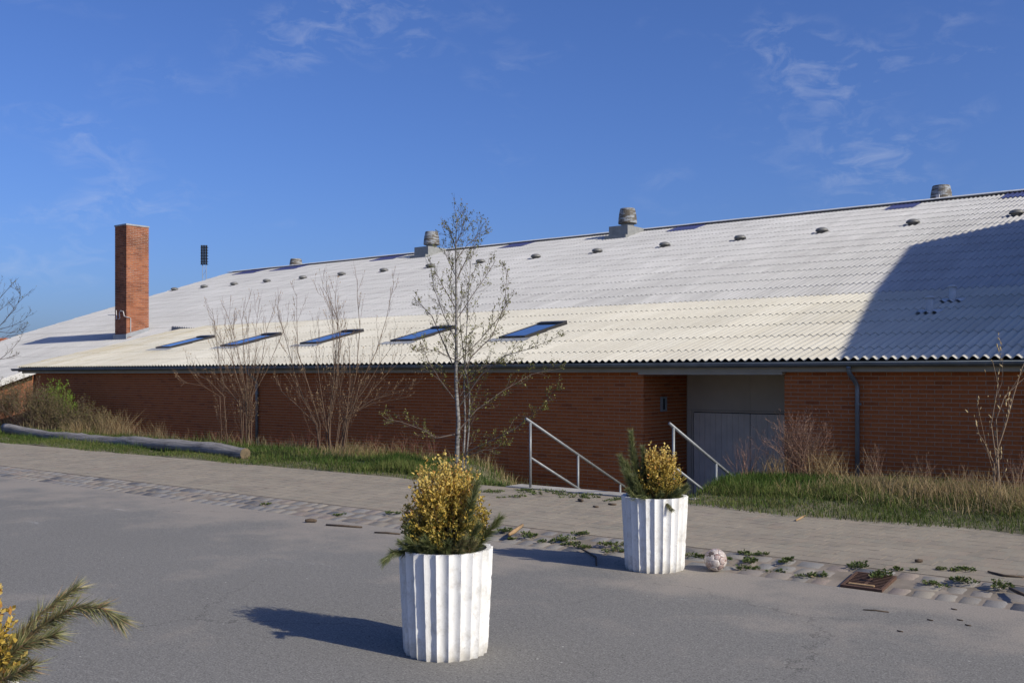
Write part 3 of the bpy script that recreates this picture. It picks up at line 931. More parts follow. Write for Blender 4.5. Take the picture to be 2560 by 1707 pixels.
# --- eave: fascia, gutter with brackets, downpipes
MB().box(-32.55, XR, 15.80, 15.84, 1.80, 1.885).obj('fascia', 'fascia', hall)
MB().box(-32.5, XR, 15.845, 16.2, Z_TOP + 0.003, Z_TOP + 0.02).obj('soffit', 'fascia', hall)
MB().box(-32.5, XR, 15.775, 15.80, 1.885, 1.965).obj('fascia_strip', 'under', hall)
gt = MB()
GYC, GZC, GR = 15.70, 1.945, 0.070
prof = [(GYC + GR * math.cos(a), GZC + GR * math.sin(a)) for a in np.linspace(math.pi, 2 * math.pi, 9)]
prof2 = [(GYC + (GR - 0.004) * math.cos(a), GZC + (GR - 0.004) * math.sin(a)) for a in np.linspace(2 * math.pi, math.pi, 9)]
pr = prof + prof2
xa, xb = -32.95, XR
V = [(xa, p[0], p[1]) for p in pr] + [(xb, p[0], p[1]) for p in pr]
n_ = len(pr)
gt.add(V, [(i, (i + 1) % n_, n_ + (i + 1) % n_, n_ + i) for i in range(n_)] + [tuple(range(n_))])
gt.tube([(xa, GYC - GR, GZC + 0.002), (xb, GYC - GR, GZC + 0.002)], 0.009, 6)
gt.obj('gutter', 'zinc', hall, True)
br = MB()
for a0, a1 in zip(np.linspace(math.pi, 2 * math.pi, 9)[:-1], np.linspace(math.pi, 2 * math.pi, 9)[1:]):
    q = GR + 0.003
    br.add([(-0.012, q * math.cos(a0), q * math.sin(a0)), (0.012, q * math.cos(a0), q * math.sin(a0)), (0.012, q * math.cos(a1), q * math.sin(a1)), (-0.012, q * math.cos(a1), q * math.sin(a1))], [(0, 3, 2, 1)])
brm = br.me('gutter_bracket')
for i in range(46):
    link('gutter_bracket', brm, 'zinc', hall, (-32.4 + i * 0.75, GYC, GZC))
def downpipe(x, r0=0.037):
    d_ = MB()
    pts = [(x - 0.06, GYC, GZC - GR + 0.005), (x - 0.06, GYC, GZC - 0.12), (x - 0.055, GYC + 0.02, GZC - 0.17), (x - 0.02, YW - 0.10, GZC - 0.30), (x, YW - 0.055, GZC - 0.37), (x, YW - 0.05, GZC - 0.45), (x, YW - 0.05, -0.6)]
    d_.tube(pts, r0, 12)
    d_.tube([(x - 0.06, GYC, GZC - 0.055), (x - 0.06, GYC, GZC - 0.11)], r0 + 0.006, 12)
    p_ = d_.obj('downpipe', 'zinc', hall, True)
    c_ = MB(); c_.tube([(x, YW - 0.05, 1.275), (x, YW - 0.05, 1.30)], r0 + 0.006, 12); c_.box(x + 0.03, x + 0.065, YW - 0.06, YW - 0.045, 1.272, 1.303)
    c_.obj('pipe_clip', 'zinc', p_)
    c_ = MB(); c_.tube([(x, YW - 0.05, 0.02), (x, YW - 0.05, 0.045)], r0 + 0.006, 12); c_.obj('pipe_clip', 'zinc', p_)
downpipe(AY(2146, 1000, YW)[0]); downpipe(AY(646, 1000, YW)[0])

# --- skylights on the cream roof
def skylight(px0):
    xc, yc = px0, 17.98
    w_, L = 0.76, 1.72
    s_ = thing_part('skylight', (xc, yc, zc(yc)))
    s_.rotation_euler = (aC, 0, 0)
    def part(name, mb, mat, par=s_):
        o_ = bpy.data.objects.new(name, mb.me(name)); o_.data.materials.append(M[mat]); col.objects.link(o_); o_.parent = par; return o_
    f = MB(); hw = w_ / 2; t_ = 0.05; zt = 0.085
    f.box(-hw, hw, 0, t_ + 0.03, 0.0, zt); f.box(-hw, hw, L - t_ - 0.14, L, 0.0, zt + 0.02); f.box(-hw, -hw + t_, t_ + 0.03, L - t_ - 0.14, 0.0, zt); f.box(hw - t_, hw, t_ + 0.03, L - t_ - 0.14, 0.0, zt)
    part('frame', f, 'black_frame')
    part('pane', MB().box(-hw + t_, hw - t_, t_ + 0.03, L - t_ - 0.14, 0.05, zt - 0.008), 'glass')
    fl = MB()
    xs = np.linspace(-hw - 0.18, hw + 0.18, 25)
    V = [(x, -0.26, 0.030 + 0.012 * math.cos(x / PIT * 2 * math.pi)) for x in xs] + [(x, 0.0, 0.045) for x in xs]
    fl.add(V, [(i, i + 1, 26 + i, 25 + i) for i in range(24)])
    part('flashing', fl, 'lead')
def thing_part(name, loc):
    o_ = bpy.data.objects.new(name, None); col.objects.link(o_); o_.parent = hall; o_.location = Vector([float(c) for c in loc]) - hall.location; return o_
S88 = 1.0884
for xq in (-27.95, -24.60, -21.02, -17.55, -14.05):
    skylight(xq)

# --- round vent caps along the upper roof
def on_grey(px, py):
    d_ = ray(px, py); t = (ZB - BRK * SG - H) / (d_[2] - SG * d_[1]); return d_ * t
dome = MB().lathe([(0.15, -0.06), (0.15, 0.02), (0.205, 0.02), (0.21, 0.045), (0.19, 0.09), (0.14, 0.125), (0.07, 0.145), (0.01, 0.15)], 20).me('vent_cap', True)
domes = [(401, 674), (469, 670), (538, 664), (613, 656), (696, 648), (785, 639), (882, 631), (988, 620), (1104, 608), (1231, 596), (1372, 582), (1527, 567), (1700, 552), (1888, 536), (2097, 517), (2335, 496)]
for i, (a, b2) in enumerate(domes):
    x = AY(a * S88, 640, 32.0)[0]; y = 32.0
    link('vent_cap', dome, 'dome', hall, (x, y, zg(y) + 0.03))
# --- ventilators with flaking drums on the ridge
def ventilator(x, y, base_box, s=1.0, junction=False):
    z0 = zg(min(y, 2 * RID - y))
    v = thing_part('ventilator', (x, y, z0))
    def part(name, me_, mat, par=v):
        o_ = bpy.data.objects.new(name, me_); o_.data.materials.append(M[mat]); col.objects.link(o_); o_.parent = par; return o_
    if base_box:
        b_ = MB(); b_.box(-0.46, 0.46, -0.75, 0.55, -0.35, 0.30); b_.box(-0.52, 0.52, -1.0, -0.75, -0.5, -0.12); part('base', b_.me('base'), 'vent_box'); zb = 0.30
    else:
        b_ = MB(); b_.box(-0.40, 0.40, -0.35, 0.35, -0.5, 0.05); part('base', b_.me('base'), 'vent_box'); zb = 0.05
    part('neck', MB().lathe([(0.27 * s, 0), (0.27 * s, 0.22)], 20, cz=zb).me('neck', True), 'vent_box')
    pf = [(0.33, 0.16), (0.395, 0.17), (0.40, 0.22), (0.385, 0.40), (0.365, 0.56), (0.335, 0.72), (0.315, 0.80), (0.30, 0.815), (0.28, 0.80)]
    part('drum', MB().lathe([(r_ * s, z_ * s) for r_, z_ in pf], 28, cz=zb).me('drum', False), 'drum')
    if junction:
        j = MB(); j.box(-0.06, 0.06, -0.47, -0.41, zb + 0.25, zb + 0.40); part('switch_box', j.me('switch_box'), 'wire')
        j = MB(); j.box(-0.52, -0.36, -0.30, -0.1, zb - 0.05, zb + 0.25); part('side_box', j.me('side_box'), 'vent_box')
xv = lambda px, y: float(AY(px, 600, y)[0])
ventilator(xv(740, 38.3), 38.3, False, 1.0)
ventilator(xv(1079, 36.6), 36.6, True, 1.0)
ventilator(xv(1569, 36.5), 36.5, True, 1.0)
ventilator(xv(2353, 38.0), 38.0, False, 0.95, True)
# --- two square vent pipes low on the right
for px, py in ((2324, 782), (2381, 753)):
    d_ = ray(px, py); t = (EAVE_Z - EAVE_Y * SC - H) / (d_[2] - SC * d_[1]); p = d_ * t
    if p[1] > BRK: p = on_grey(px, py)
    p = np.array([p[0], p[1], zc(p[1]) if p[1] <= BRK else zg(p[1])])
    v = thing_part('vent_pipe', p)
    def part(name, me_, mat):
        o_ = bpy.data.objects.new(name, me_); o_.data.materials.append(M[mat]); col.objects.link(o_); o_.parent = v
    part('pipe', MB().lathe([(0.065, -0.1), (0.065, 0.27)], 14).me('pipe', True), 'ridge')
    part('cap', MB().lathe([(0.085, 0.27), (0.085, 0.29), (0.05, 0.315), (0.01, 0.32)], 14).me('cap', True), 'ridge')
    fl = MB(); xs = np.linspace(-0.22, 0.22, 19)
    V = [(x, -0.13, -0.008 + 0.02 * math.cos((x + 0.03) / PIT * 2 * math.pi) + 0.012) for x in xs] + [(x, 0.16, 0.06 + 0.01) for x in xs]
    fl.add(V, [(i, i + 1, 20 + i, 19 + i) for i in range(18)]); part('flashing', fl.me('flashing'), 'ridge')

# --- chimney
chb = on_grey(316, 843)
CXR, CYF = float(chb[0]) , float(chb[1])           # right front corner
CW, CDP = 0.80, 0.94
CZ0, CZ1 = zg(CYF) - 0.6, zg(CYF) + 4.25
chim = MB().box(CXR - CW + 0.006, CXR - 0.006, CYF + 0.006, CYF + CDP - 0.006, CZ0, CZ1).obj('chimney', 'mortar_pale', hall)
lst = run(CXR - CW, CXR, CZ0, CZ1); brick_field('brick_courses', lst, 'brick_chimney', chim, 'y', CYF, 1)
lst = run(CYF + 0.052, CYF + CDP, CZ0, CZ1, 1); brick_field('brick_courses', lst, 'brick_chimney', chim, 'x', CXR, -1)
MB().box(CXR - CW - 0.02, CXR + 0.02, CYF - 0.02, CYF + CDP + 0.02, CZ1 + 0.002, CZ1 + 0.06).obj('cap', 'lead', chim)
fl = MB(); fl.box(CXR - CW - 0.06, CXR + 0.06, CYF - 0.05, CYF - 0.003, zg(CYF) - 0.12, zg(CYF) + 0.12)
fl.add([(CXR + 0.012, CYF, zg(CYF) - 0.02), (CXR + 0.012, CYF + CDP, zg(CYF + CDP) - 0.02), (CXR + 0.012, CYF + CDP, zg(CYF + CDP) + 0.14), (CXR + 0.012, CYF, zg(CYF) + 0.14)], [(0, 1, 2, 3)])
fl.obj('flashing', 'lead', chim)
# white cable bracket and thin rod on the chimney foot
cb = MB(); yf = CYF - 0.03; zb = zg(CYF)
cb.tube([(CXR + 0.03, CYF + 0.16, zb + 0.2), (CXR + 0.03, CYF + 0.16, zb + 0.74), (CXR + 0.03, CYF + 0.02, zb + 0.76), (CXR - 0.1, yf, zb + 0.80), (CXR - 0.16, yf, zb + 0.98), (CXR - 0.36, yf, zb + 1.02), (CXR - 0.44, yf, zb + 0.93), (CXR - 0.40, yf, zb + 0.72), (CXR - 0.5, yf, zb + 0.70)], 0.016, 5)
cb.tube([(CXR - 0.62, yf, zb + 0.70), (CXR - 0.66, yf, zb + 1.05)], 0.016, 5)
cb.tube([(CXR - CW, CYF + 0.2, zb + 0.88), (CXR - CW - 0.85, CYF + 0.2, zb + 0.92)], 0.012, 5)
cb.obj('cable', 'wire', chim)
# raised dark upstand beside the chimney foot
up = on_grey(340, 851)
ub = MB(); xs = np.linspace(float(up[0]), float(up[0]) + 1.5, 109); yu = 21.75
V = [(x, yu, zg(yu) - 0.05) for x in xs] + [(x, yu, zg(yu) + 0.15 - 0.08 * (x - xs[0]) + AMP * math.cos(x / PIT * 2 * math.pi)) for x in xs] + [(x, yu + 1.2, zg(yu + 1.2) + 0.02 + AMP * math.cos(x / PIT * 2 * math.pi)) for x in xs]
ub.add(V, [(i, i + 1, 110 + i, 109 + i) for i in range(108)])
ub.obj('upstand', 'zinc', hall)
ub = MB(); ub.add(V, [(109 + i, 110 + i, 219 + i, 218 + i) for i in range(108)]); ub.obj('raised_sheet', 'grey', hall, True)

# ================================================================== the tall hall out of frame that shades the roof, made pale to bounce light
th = thing('tall_hall', (9, 30, -1.2), 'tall gabled hall unseen beyond the right edge, made pale to bounce light', 'building')
prof = [(16.05, Z_BOT), (16.05, 6.95), (28.45, 11.80), (40.0, 9.5), (40.0, Z_BOT)]
g = MB(); V = [(2.05, a, b2) for a, b2 in prof] + [(16, a, b2) for a, b2 in prof]
g.add(V, [(0, 1, 2, 3, 4), (9, 8, 7, 6, 5), (0, 5, 6, 1), (4, 3, 8, 9)]); g.obj('wall', 'bounce_plaster', th)
g = MB(); V = [(2.0, a, b2 + 0.03) for a, b2 in prof[1:4]] + [(16, a, b2 + 0.03) for a, b2 in prof[1:4]]
g.add(V, [(0, 1, 4, 3), (1, 2, 5, 4)]); g.obj('roof', 'grey', th)

# ================================================================== steps down to the door, with two handrails
st = thing('concrete_steps', (-8, 13.4, -1.15), 'concrete steps leading down to the grey double door', 'steps')
X0, X1, YS = -9.30, -6.42, 11.75
NS = 7; RI = (1.15 + Z_PAV) / NS; TR = 0.38
for i in range(NS):
    y0 = YS + i * TR; z1 = Z_PAV - i * RI + (0.012 if i == 0 else 0)
    MB().box(X0 + 0.004 * i, X1 - 0.004 * i, y0, y0 + TR + (0.0 if i < NS - 1 else 0), -1.4, z1).obj('step', 'concrete', st)
MB().box(X1, X1 + 0.10, YS + 0.3, 15.95, -1.4, 0.09).obj('side_wall', 'concrete', st)
landing = MB().box(-9.40, -6.45, YS + NS * TR + 0.004, 17.62, -1.4, -1.15).obj('landing', 'concrete'); landing['kind'] = 'structure'
def handrail(x, label, length):
    h_ = thing('handrail', (x, YS + 0.1, Z_PAV), label, 'handrail', 'galvanised handrails of the steps')
    y0 = YS + 0.06
    zt = lambda y: Z_PAV + 0.985 - (y - y0) * 0.452
    t_ = MB(); t_.tube([(x, y0 - 0.11, zt(y0 - 0.11)), (x, y0 + length, zt(y0 + length))], 0.0205, 12); t_.obj('top_rail', 'galv', h_, True)
    t_ = MB(); t_.tube([(x, y0, zt(y0) - 0.53), (x, y0 + length - 0.2, zt(y0 + length - 0.2) - 0.53)], 0.0185, 12); t_.obj('lower_rail', 'galv', h_, True)
    for k_ in range(3):
        y = y0 + k_ * (length - 0.12) / 2
        zb = Z_PAV - max(0, int((y - YS) / TR)) * RI
        p_ = MB(); p_.tube([(x, y, zb - 0.05), (x, y, zt(y))], 0.019, 12); p_.obj('post', 'galv', h_, True)
handrail(float(G(1322, 1221, Z_PAV)[0]), 'galvanised steel handrail on the left side of the steps, in front of brick', 2.62)
handrail(-6.50, 'galvanised steel handrail on the right side of the steps, behind the far planter', 2.62)

# ================================================================== PLANTERS
def pot_meshes(seed):
    g = np.random.default_rng(seed)
    NFL, SEG, NZ = 24, 10, 30
    n_ = NFL * SEG; hgt = 0.66
    ph = np.arange(SEG + 1) / SEG
    flute = -0.019 * np.sin(np.pi * ph) ** 0.8
    chip = np.abs(g.normal(0, 0.0016, (NFL, NZ + 1))); chip = (chip + np.roll(chip, 1, 1)) / 2
    chip[g.random((NFL, NZ + 1)) < 0.05] += 0.004
    wav = g.normal(0, 0.0012, (NFL, NZ + 1)); wav = (wav + np.roll(wav, 1, 1) + np.roll(wav, -1, 1)) / 3
    top = g.normal(0, 0.0015, NFL * SEG)
    V, F = [], []
    for q in range(NFL):
        b0 = len(V)
        for k_ in range(NZ + 1):
            t = k_ / NZ
            r0 = 0.268 + (0.302 - 0.268) * t - (0.006 if k_ == 0 else 0)
            for e in range(SEG + 1):
                gi = (q * SEG + e) % n_
                a = gi / n_ * 2 * math.pi
                c_ = chip[q, k_] if e == 0 else (chip[(q + 1) % NFL, k_] if e == SEG else 0)
                r = r0 + flute[e] - c_ + wav[q, k_] * math.sin(math.pi * e / SEG)
                z = hgt * t + (top[gi] if k_ == NZ else 0)
                V.append((r * math.cos(a), r * math.sin(a), z))
        for k_ in range(NZ):
            for e in range(SEG):
                F.append((b0 + k_ * (SEG + 1) + e, b0 + k_ * (SEG + 1) + e + 1, b0 + (k_ + 1) * (SEG + 1) + e + 1, b0 + (k_ + 1) * (SEG + 1) + e))
    # rim and inner face
    A = np.arange(n_) / n_ * 2 * np.pi
    b0 = len(V)
    fl_ = np.array([flute[i % SEG] for i in range(n_)])
    V += [((0.302 + fl_[i]) * math.cos(A[i]), (0.302 + fl_[i]) * math.sin(A[i]), hgt + top[i]) for i in range(n_)]
    V += [(0.258 * math.cos(a), 0.258 * math.sin(a), hgt - 0.003) for a in A] + [(0.258 * math.cos(a), 0.258 * math.sin(a), hgt - 0.003) for a in A] + [(0.252 * math.cos(a), 0.252 * math.sin(a), hgt - 0.12) for a in A]
    for i in range(n_):
        i2 = (i + 1) % n_
        F.append((b0 + i, b0 + i2, b0 + n_ + i2, b0 + n_ + i)); F.append((b0 + 2 * n_ + i, b0 + 2 * n_ + i2, b0 + 3 * n_ + i2, b0 + 3 * n_ + i))
    so = MB().lathe([(0.257, 0.50), (0.257, 0.60), (0.15, 0.615), (0.02, 0.62)], 32)
    return mesh('pot', V, F, smooth=True), so.me('soil')
def planter(p, label, seed):
    t_ = thing('planter', (p[0], p[1], 0), label, 'planter', 'fluted white concrete planters')
    a, b_ = pot_meshes(seed)
    for nm, me_, mt in (('pot', a, 'pot'), ('soil', b_, 'soil')):
        o_ = bpy.data.objects.new(nm, me_); me_.materials.append(M[mt]); col.objects.link(o_); o_.parent = t_
    return t_
def below(px, py, r=0.26):
    g0 = G(px, py); d_ = np.array([-SY, CY]); return np.array([g0[0] + d_[0] * r, g0[1] + d_[1] * r, 0])
P1 = below(1108, 1656); P2 = below(1647, 1434)
RGT = np.array([CY, SY, 0]); FWD = np.array([-SY, CY, 0]); UP = np.array([0, 0, 1.0])
P3 = RGT * -2.06 + FWD * 3.50
planter(P1, 'fluted white concrete planter standing nearest in the middle of the asphalt', 1)
planter(P2, 'fluted white concrete planter beside the old football', 2)
planter(P3, 'fluted white concrete planter mostly cut off at the bottom left corner', 3)

def leaf_quads(pos, dirs, size, g, fold=0.25):
    """leaves as two folded triangles pairs"""
    n_ = len(pos)
    d_ = dirs / np.linalg.norm(dirs, axis=1, keepdims=True)
    r_ = g.normal(0, 1, (n_, 3)); s_ = np.cross(d_, r_); s_ /= np.linalg.norm(s_, axis=1, keepdims=True)
    nn = np.cross(d_, s_)
    L = size[:, None]
    a = pos; c = pos + d_ * L
    b1 = pos + d_ * L * 0.5 + s_ * L * 0.30 + nn * L * fold * 0.3; b2 = pos + d_ * L * 0.5 - s_ * L * 0.30 + nn * L * fold * 0.3
    V = np.stack([a, b1, c, b2], 1).reshape(-1, 3)
    i = np.arange(n_)[:, None] * 4
    F = np.concatenate([i + np.array([[0, 1, 2]]), i + np.array([[0, 2, 3]])], 0)
    return V, F
def boxwood(p, label, shape, seed, twigs=420, per=34):
    """golden box bush: fine twigs with small leaves. shape(g) -> tip offset in (right, away, up) metres above the soil"""
    g = np.random.default_rng(seed)
    base = np.array([p[0], p[1], 0.60])
    t_ = thing('boxwood', base, label, 'shrub', 'golden box bushes in the planters')
    tw = MB(); LP, LD, LS, LC = [], [], [], []
    for k_ in range(twigs):
        o3, zmax = shape(g)
        tip = base + RGT * o3[0] + FWD * o3[1] + UP * o3[2]
        st_ = base + RGT * o3[0] * 0.25 + FWD * o3[1] * 0.25 + g.normal(0, 0.02, 3) * np.array([1, 1, 0])
        mid = st_ * 0.45 + tip * 0.55 + g.normal(0, 0.018, 3)
        if k_ % 3 == 0:
            tw.tube([st_, mid, tip], [0.004, 0.0025, 0.0012], 4, c=(0.10, 0.075, 0.045))
        n_ = per
        f = g.uniform(0.45, 1.02, n_)
        q = np.where(f[:, None] < 0.55, st_ + (mid - st_) * (f / 0.55)[:, None], mid + (tip - mid) * ((f - 0.55) / 0.45)[:, None])
        ax = (tip - mid) / (np.linalg.norm(tip - mid) + 1e-6)
        LP.append(q + g.normal(0, 0.006, (n_, 3))); LD.append(ax * 0.9 + g.normal(0, 0.6, (n_, 3)))
        LS.append(g.uniform(0.014, 0.031, n_))
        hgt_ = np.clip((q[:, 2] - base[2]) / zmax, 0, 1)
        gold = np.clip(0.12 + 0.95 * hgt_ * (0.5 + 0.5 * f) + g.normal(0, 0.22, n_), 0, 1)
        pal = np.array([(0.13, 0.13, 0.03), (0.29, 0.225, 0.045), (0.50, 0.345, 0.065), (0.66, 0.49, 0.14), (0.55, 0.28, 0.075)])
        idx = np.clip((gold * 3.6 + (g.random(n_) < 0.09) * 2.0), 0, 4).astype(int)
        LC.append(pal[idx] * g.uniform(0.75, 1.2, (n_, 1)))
    tw.obj('twigs', 'twig', t_)
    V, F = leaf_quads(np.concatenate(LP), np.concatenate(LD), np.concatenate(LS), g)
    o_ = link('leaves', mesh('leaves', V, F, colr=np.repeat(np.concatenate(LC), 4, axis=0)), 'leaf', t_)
def pine(p, label, sprigs, seed, group='pine sprigs in the planters'):
    """pine sprigs: list of polylines in (right, away, up) metres from the planter's soil"""
    g = np.random.default_rng(seed)
    base = np.array([p[0], p[1], 0.60])
    t_ = thing('pine_sprigs', base, label, 'pine', group)
    tw = MB(); NV, NC = [], []
    for (pts, dens, nl, tone) in sprigs:
        P = [base + RGT * q[0] + FWD * q[1] + UP * q[2] for q in pts]
        rr = np.linspace(0.006, 0.003, len(P))
        tw.tube(P, list(rr), 5, c=(0.11, 0.075, 0.045))
        seg = [np.linalg.norm(P[i + 1] - P[i]) for i in range(len(P) - 1)]
        for i, sl in enumerate(seg):
            n_ = int(sl * dens * 2.2)
            t = g.random(n_)
            q = P[i] + (P[i + 1] - P[i]) * t[:, None]
            ax = (P[i + 1] - P[i]) / sl
            r_ = g.normal(0, 1, (n_, 3)); r_ -= (r_ @ ax)[:, None] * ax; r_ /= np.linalg.norm(r_, axis=1, keepdims=True)
            last = i == len(seg) - 1
            sp = g.uniform(0.35, 0.75, n_) * (0.75 if last else 1.0)
            d_ = ax * (1 - sp * 0.45)[:, None] + r_ * sp[:, None] + np.array([0, 0, -0.08])
            d_ /= np.linalg.norm(d_, axis=1, keepdims=True)
            L = nl * g.uniform(0.8, 1.35, n_)
            s_ = np.cross(d_, g.normal(0, 1, (n_, 3))); s_ /= np.linalg.norm(s_, axis=1, keepdims=True)
            w = 0.0019
            tip = q + d_ * L[:, None] + np.array([0, 0, -1]) * (L * 0.10)[:, None]
            NV.append(np.stack([q - s_ * w, q + s_ * w, tip], 1).reshape(-1, 3))
            pal = np.array([(0.095, 0.115, 0.04), (0.145, 0.165, 0.062), (0.22, 0.225, 0.10), (0.32, 0.27, 0.14), (0.34, 0.21, 0.10)])
            idx = np.clip(g.normal(tone, 0.9, n_), 0, 4).astype(int)
            NC.append(np.repeat(pal[idx] * g.uniform(0.8, 1.2, (n_, 1)), 3, axis=0))
    tw.obj('stems', 'twig', t_)
    V = np.concatenate(NV)
    link('needles', mesh('needles', V, np.arange(len(V)).reshape(-1, 3), colr=np.concatenate(NC)), 'needle', t_)

def dome_shape(rx, ry, zt, cx=0.0, skirt=0.05):
    def f(g):
        a = g.uniform(0, 2 * math.pi); q = math.sqrt(g.random())
        e = 0.74 + 0.40 * g.random() ** 2
        x, y = rx * q * math.cos(a), ry * q * math.sin(a)
        z = zt * max(0.0, 1 - (q * 0.93) ** 3.2) ** 0.5 * e * (1 - 0.16 * g.random() ** 2) + skirt * g.random()
        if q > 0.75: z *= g.uniform(0.45, 1.0)
        return (cx + x * (1.0), y, z), zt
    return f
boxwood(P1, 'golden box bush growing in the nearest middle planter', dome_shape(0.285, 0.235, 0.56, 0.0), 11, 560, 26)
boxwood(P2, 'golden box bush growing in the planter beside the football', dome_shape(0.225, 0.20, 0.46, 0.05), 12, 340, 26)
boxwood(P3, 'golden box bush cut off by the left edge of the picture', dome_shape(0.33, 0.25, 0.36, 0.03), 13, 520, 28)
pine(P1, 'dark green pine sprigs around the box bush in the nearest planter', [
    ([(0.02, -0.02, 0.0), (0.12, -0.12, 0.18), (0.17, -0.16, 0.36), (0.20, -0.15, 0.47)], 1500, 0.065, 1.2),
    ([(0.10, 0.0, 0.0), (0.20, -0.05, 0.08), (0.28, -0.06, 0.17), (0.335, -0.05, 0.245)], 1500, 0.06, 1.2),
    ([(0.12, -0.10, 0.02), (0.16, -0.20, 0.06), (0.19, -0.23, 0.13)], 1500, 0.05, 3.0),
    ([(-0.1, -0.05, 0.0), (-0.18, -0.10, 0.10), (-0.22, -0.12, 0.20)], 1500, 0.055, 0.8),
    ([(-0.12, -0.05, 0.0), (-0.22, -0.14, 0.06), (-0.31, -0.2, 0.06), (-0.36, -0.22, 0.02)], 1500, 0.055, 1.0),
    ([(-0.1, -0.1, 0.0), (-0.16, -0.18, 0.05), (-0.26, -0.22, 0.12)], 1400, 0.05, 0.9),
    ([(0.0, -0.12, 0.0), (-0.03, -0.2, 0.05), (-0.05, -0.24, 0.09)], 1600, 0.05, 1.2),
    ([(0.04, -0.12, 0.0), (0.08, -0.22, 0.04), (0.10, -0.25, 0.07)], 1600, 0.05, 1.8),
    ([(-0.08, -0.1, 0.0), (-0.10, -0.2, 0.04), (-0.14, -0.24, 0.10)], 1600, 0.05, 1.0),
    ([(-0.02, 0.1, 0.1), (-0.04, 0.12, 0.45), (-0.03, 0.12, 0.56)], 900, 0.05, 2.2),
    ([(-0.06, -0.12, 0.02), (-0.08, -0.25, 0.10), (-0.10, -0.29, 0.15)], 1500, 0.06, 0.9),
    ([(0.0, -0.14, 0.02), (0.02, -0.26, 0.09), (0.03, -0.30, 0.13)], 1500, 0.06, 1.0),
    ([(0.06, -0.12, 0.02), (0.10, -0.25, 0.10), (0.13, -0.28, 0.15)], 1500, 0.06, 2.6),
    ([(0.10, -0.10, 0.02), (0.17, -0.20, 0.15), (0.21, -0.22, 0.23)], 1500, 0.06, 1.4),
    ([(-0.10, -0.10, 0.02), (-0.18, -0.2, 0.10), (-0.22, -0.22, 0.14)], 1500, 0.06, 0.8)], 21)
pine(P2, 'green pine sprigs left of the box bush in the football planter', [
    ([(-0.10, 0.0, 0.0), (-0.16, 0.0, 0.25), (-0.20, 0.0, 0.45), (-0.215, 0.0, 0.62)], 1500, 0.07, 1.5),
    ([(-0.12, -0.05, 0.0), (-0.24, -0.05, 0.20), (-0.31, -0.05, 0.40)], 1500, 0.07, 1.6),
    ([(-0.12, -0.08, 0.0), (-0.20, -0.10, 0.15), (-0.27, -0.12, 0.28)], 1500, 0.065, 1.3),
    ([(-0.05, 0.0, 0.1), (-0.10, -0.02, 0.35), (-0.11, -0.02, 0.48)], 1500, 0.06, 1.4),
    ([(-0.10, -0.12, 0.0), (-0.20, -0.18, 0.06), (-0.26, -0.2, 0.13)], 1500, 0.06, 1.6),
    ([(0.02, -0.15, 0.0), (0.06, -0.26, 0.03), (0.10, -0.31, -0.02)], 1500, 0.05, 2.6),
    ([(0.10, -0.1, 0.0), (0.18, -0.16, 0.09), (0.25, -0.17, 0.16)], 1600, 0.06, 1.0),
    ([(0.10, -0.05, 0.0), (0.20, -0.06, 0.07), (0.27, -0.05, 0.12)], 1600, 0.06, 1.4),
    ([(-0.06, -0.15, 0.0), (-0.08, -0.24, 0.06), (-0.14, -0.27, 0.08)], 1600, 0.05, 1.0),
    ([(-0.10, -0.02, 0.0), (-0.20, -0.02, 0.22), (-0.255, -0.03, 0.34)], 1600, 0.07, 1.3),
    ([(-0.10, -0.10, 0.0), (-0.16, -0.14, 0.14), (-0.20, -0.16, 0.24)], 1600, 0.07, 1.2),
    ([(-0.08, 0.05, 0.0), (-0.15, 0.05, 0.3), (-0.175, 0.04, 0.42)], 1600, 0.07, 1.5),
    ([(0.05, -0.14, 0.0), (0.12, -0.2, 0.08), (0.17, -0.22, 0.13)], 1600, 0.055, 1.0),
    ([(-0.02, -0.16, 0.0), (0.0, -0.23, 0.07), (0.02, -0.25, 0.10)], 1600, 0.055, 1.2)], 22)
pine(P3, 'long drooping pine sprigs at the bottom left edge of the picture', [
    ([(0.20, 0.04, 0.10), (0.36, 0.06, 0.24), (0.50, 0.06, 0.325), (0.60, 0.05, 0.325), (0.665, 0.05, 0.285)], 800, 0.075, 2.9),
    ([(0.20, 0.08, 0.12), (0.36, 0.12, 0.29), (0.47, 0.14, 0.375)], 800, 0.07, 2.9),
    ([(0.2, 0.0, 0.08), (0.34, 0.0, 0.20), (0.46, 0.0, 0.245)], 800, 0.075, 2.6),
    ([(0.22, -0.04, 0.05), (0.32, -0.08, 0.11), (0.43, -0.1, 0.165)], 800, 0.075, 3.1),
    ([(0.2, -0.1, 0.03), (0.30, -0.16, 0.07), (0.385, -0.18, 0.10)], 800, 0.075, 2.3),
    ([(0.14, -0.14, 0.02), (0.26, -0.24, 0.06), (0.385, -0.28, 0.085)], 1400, 0.085, 2.5),
    ([(0.1, -0.16, 0.02), (0.20, -0.28, 0.04), (0.27, -0.32, 0.05)], 1300, 0.08, 2.6)], 23)

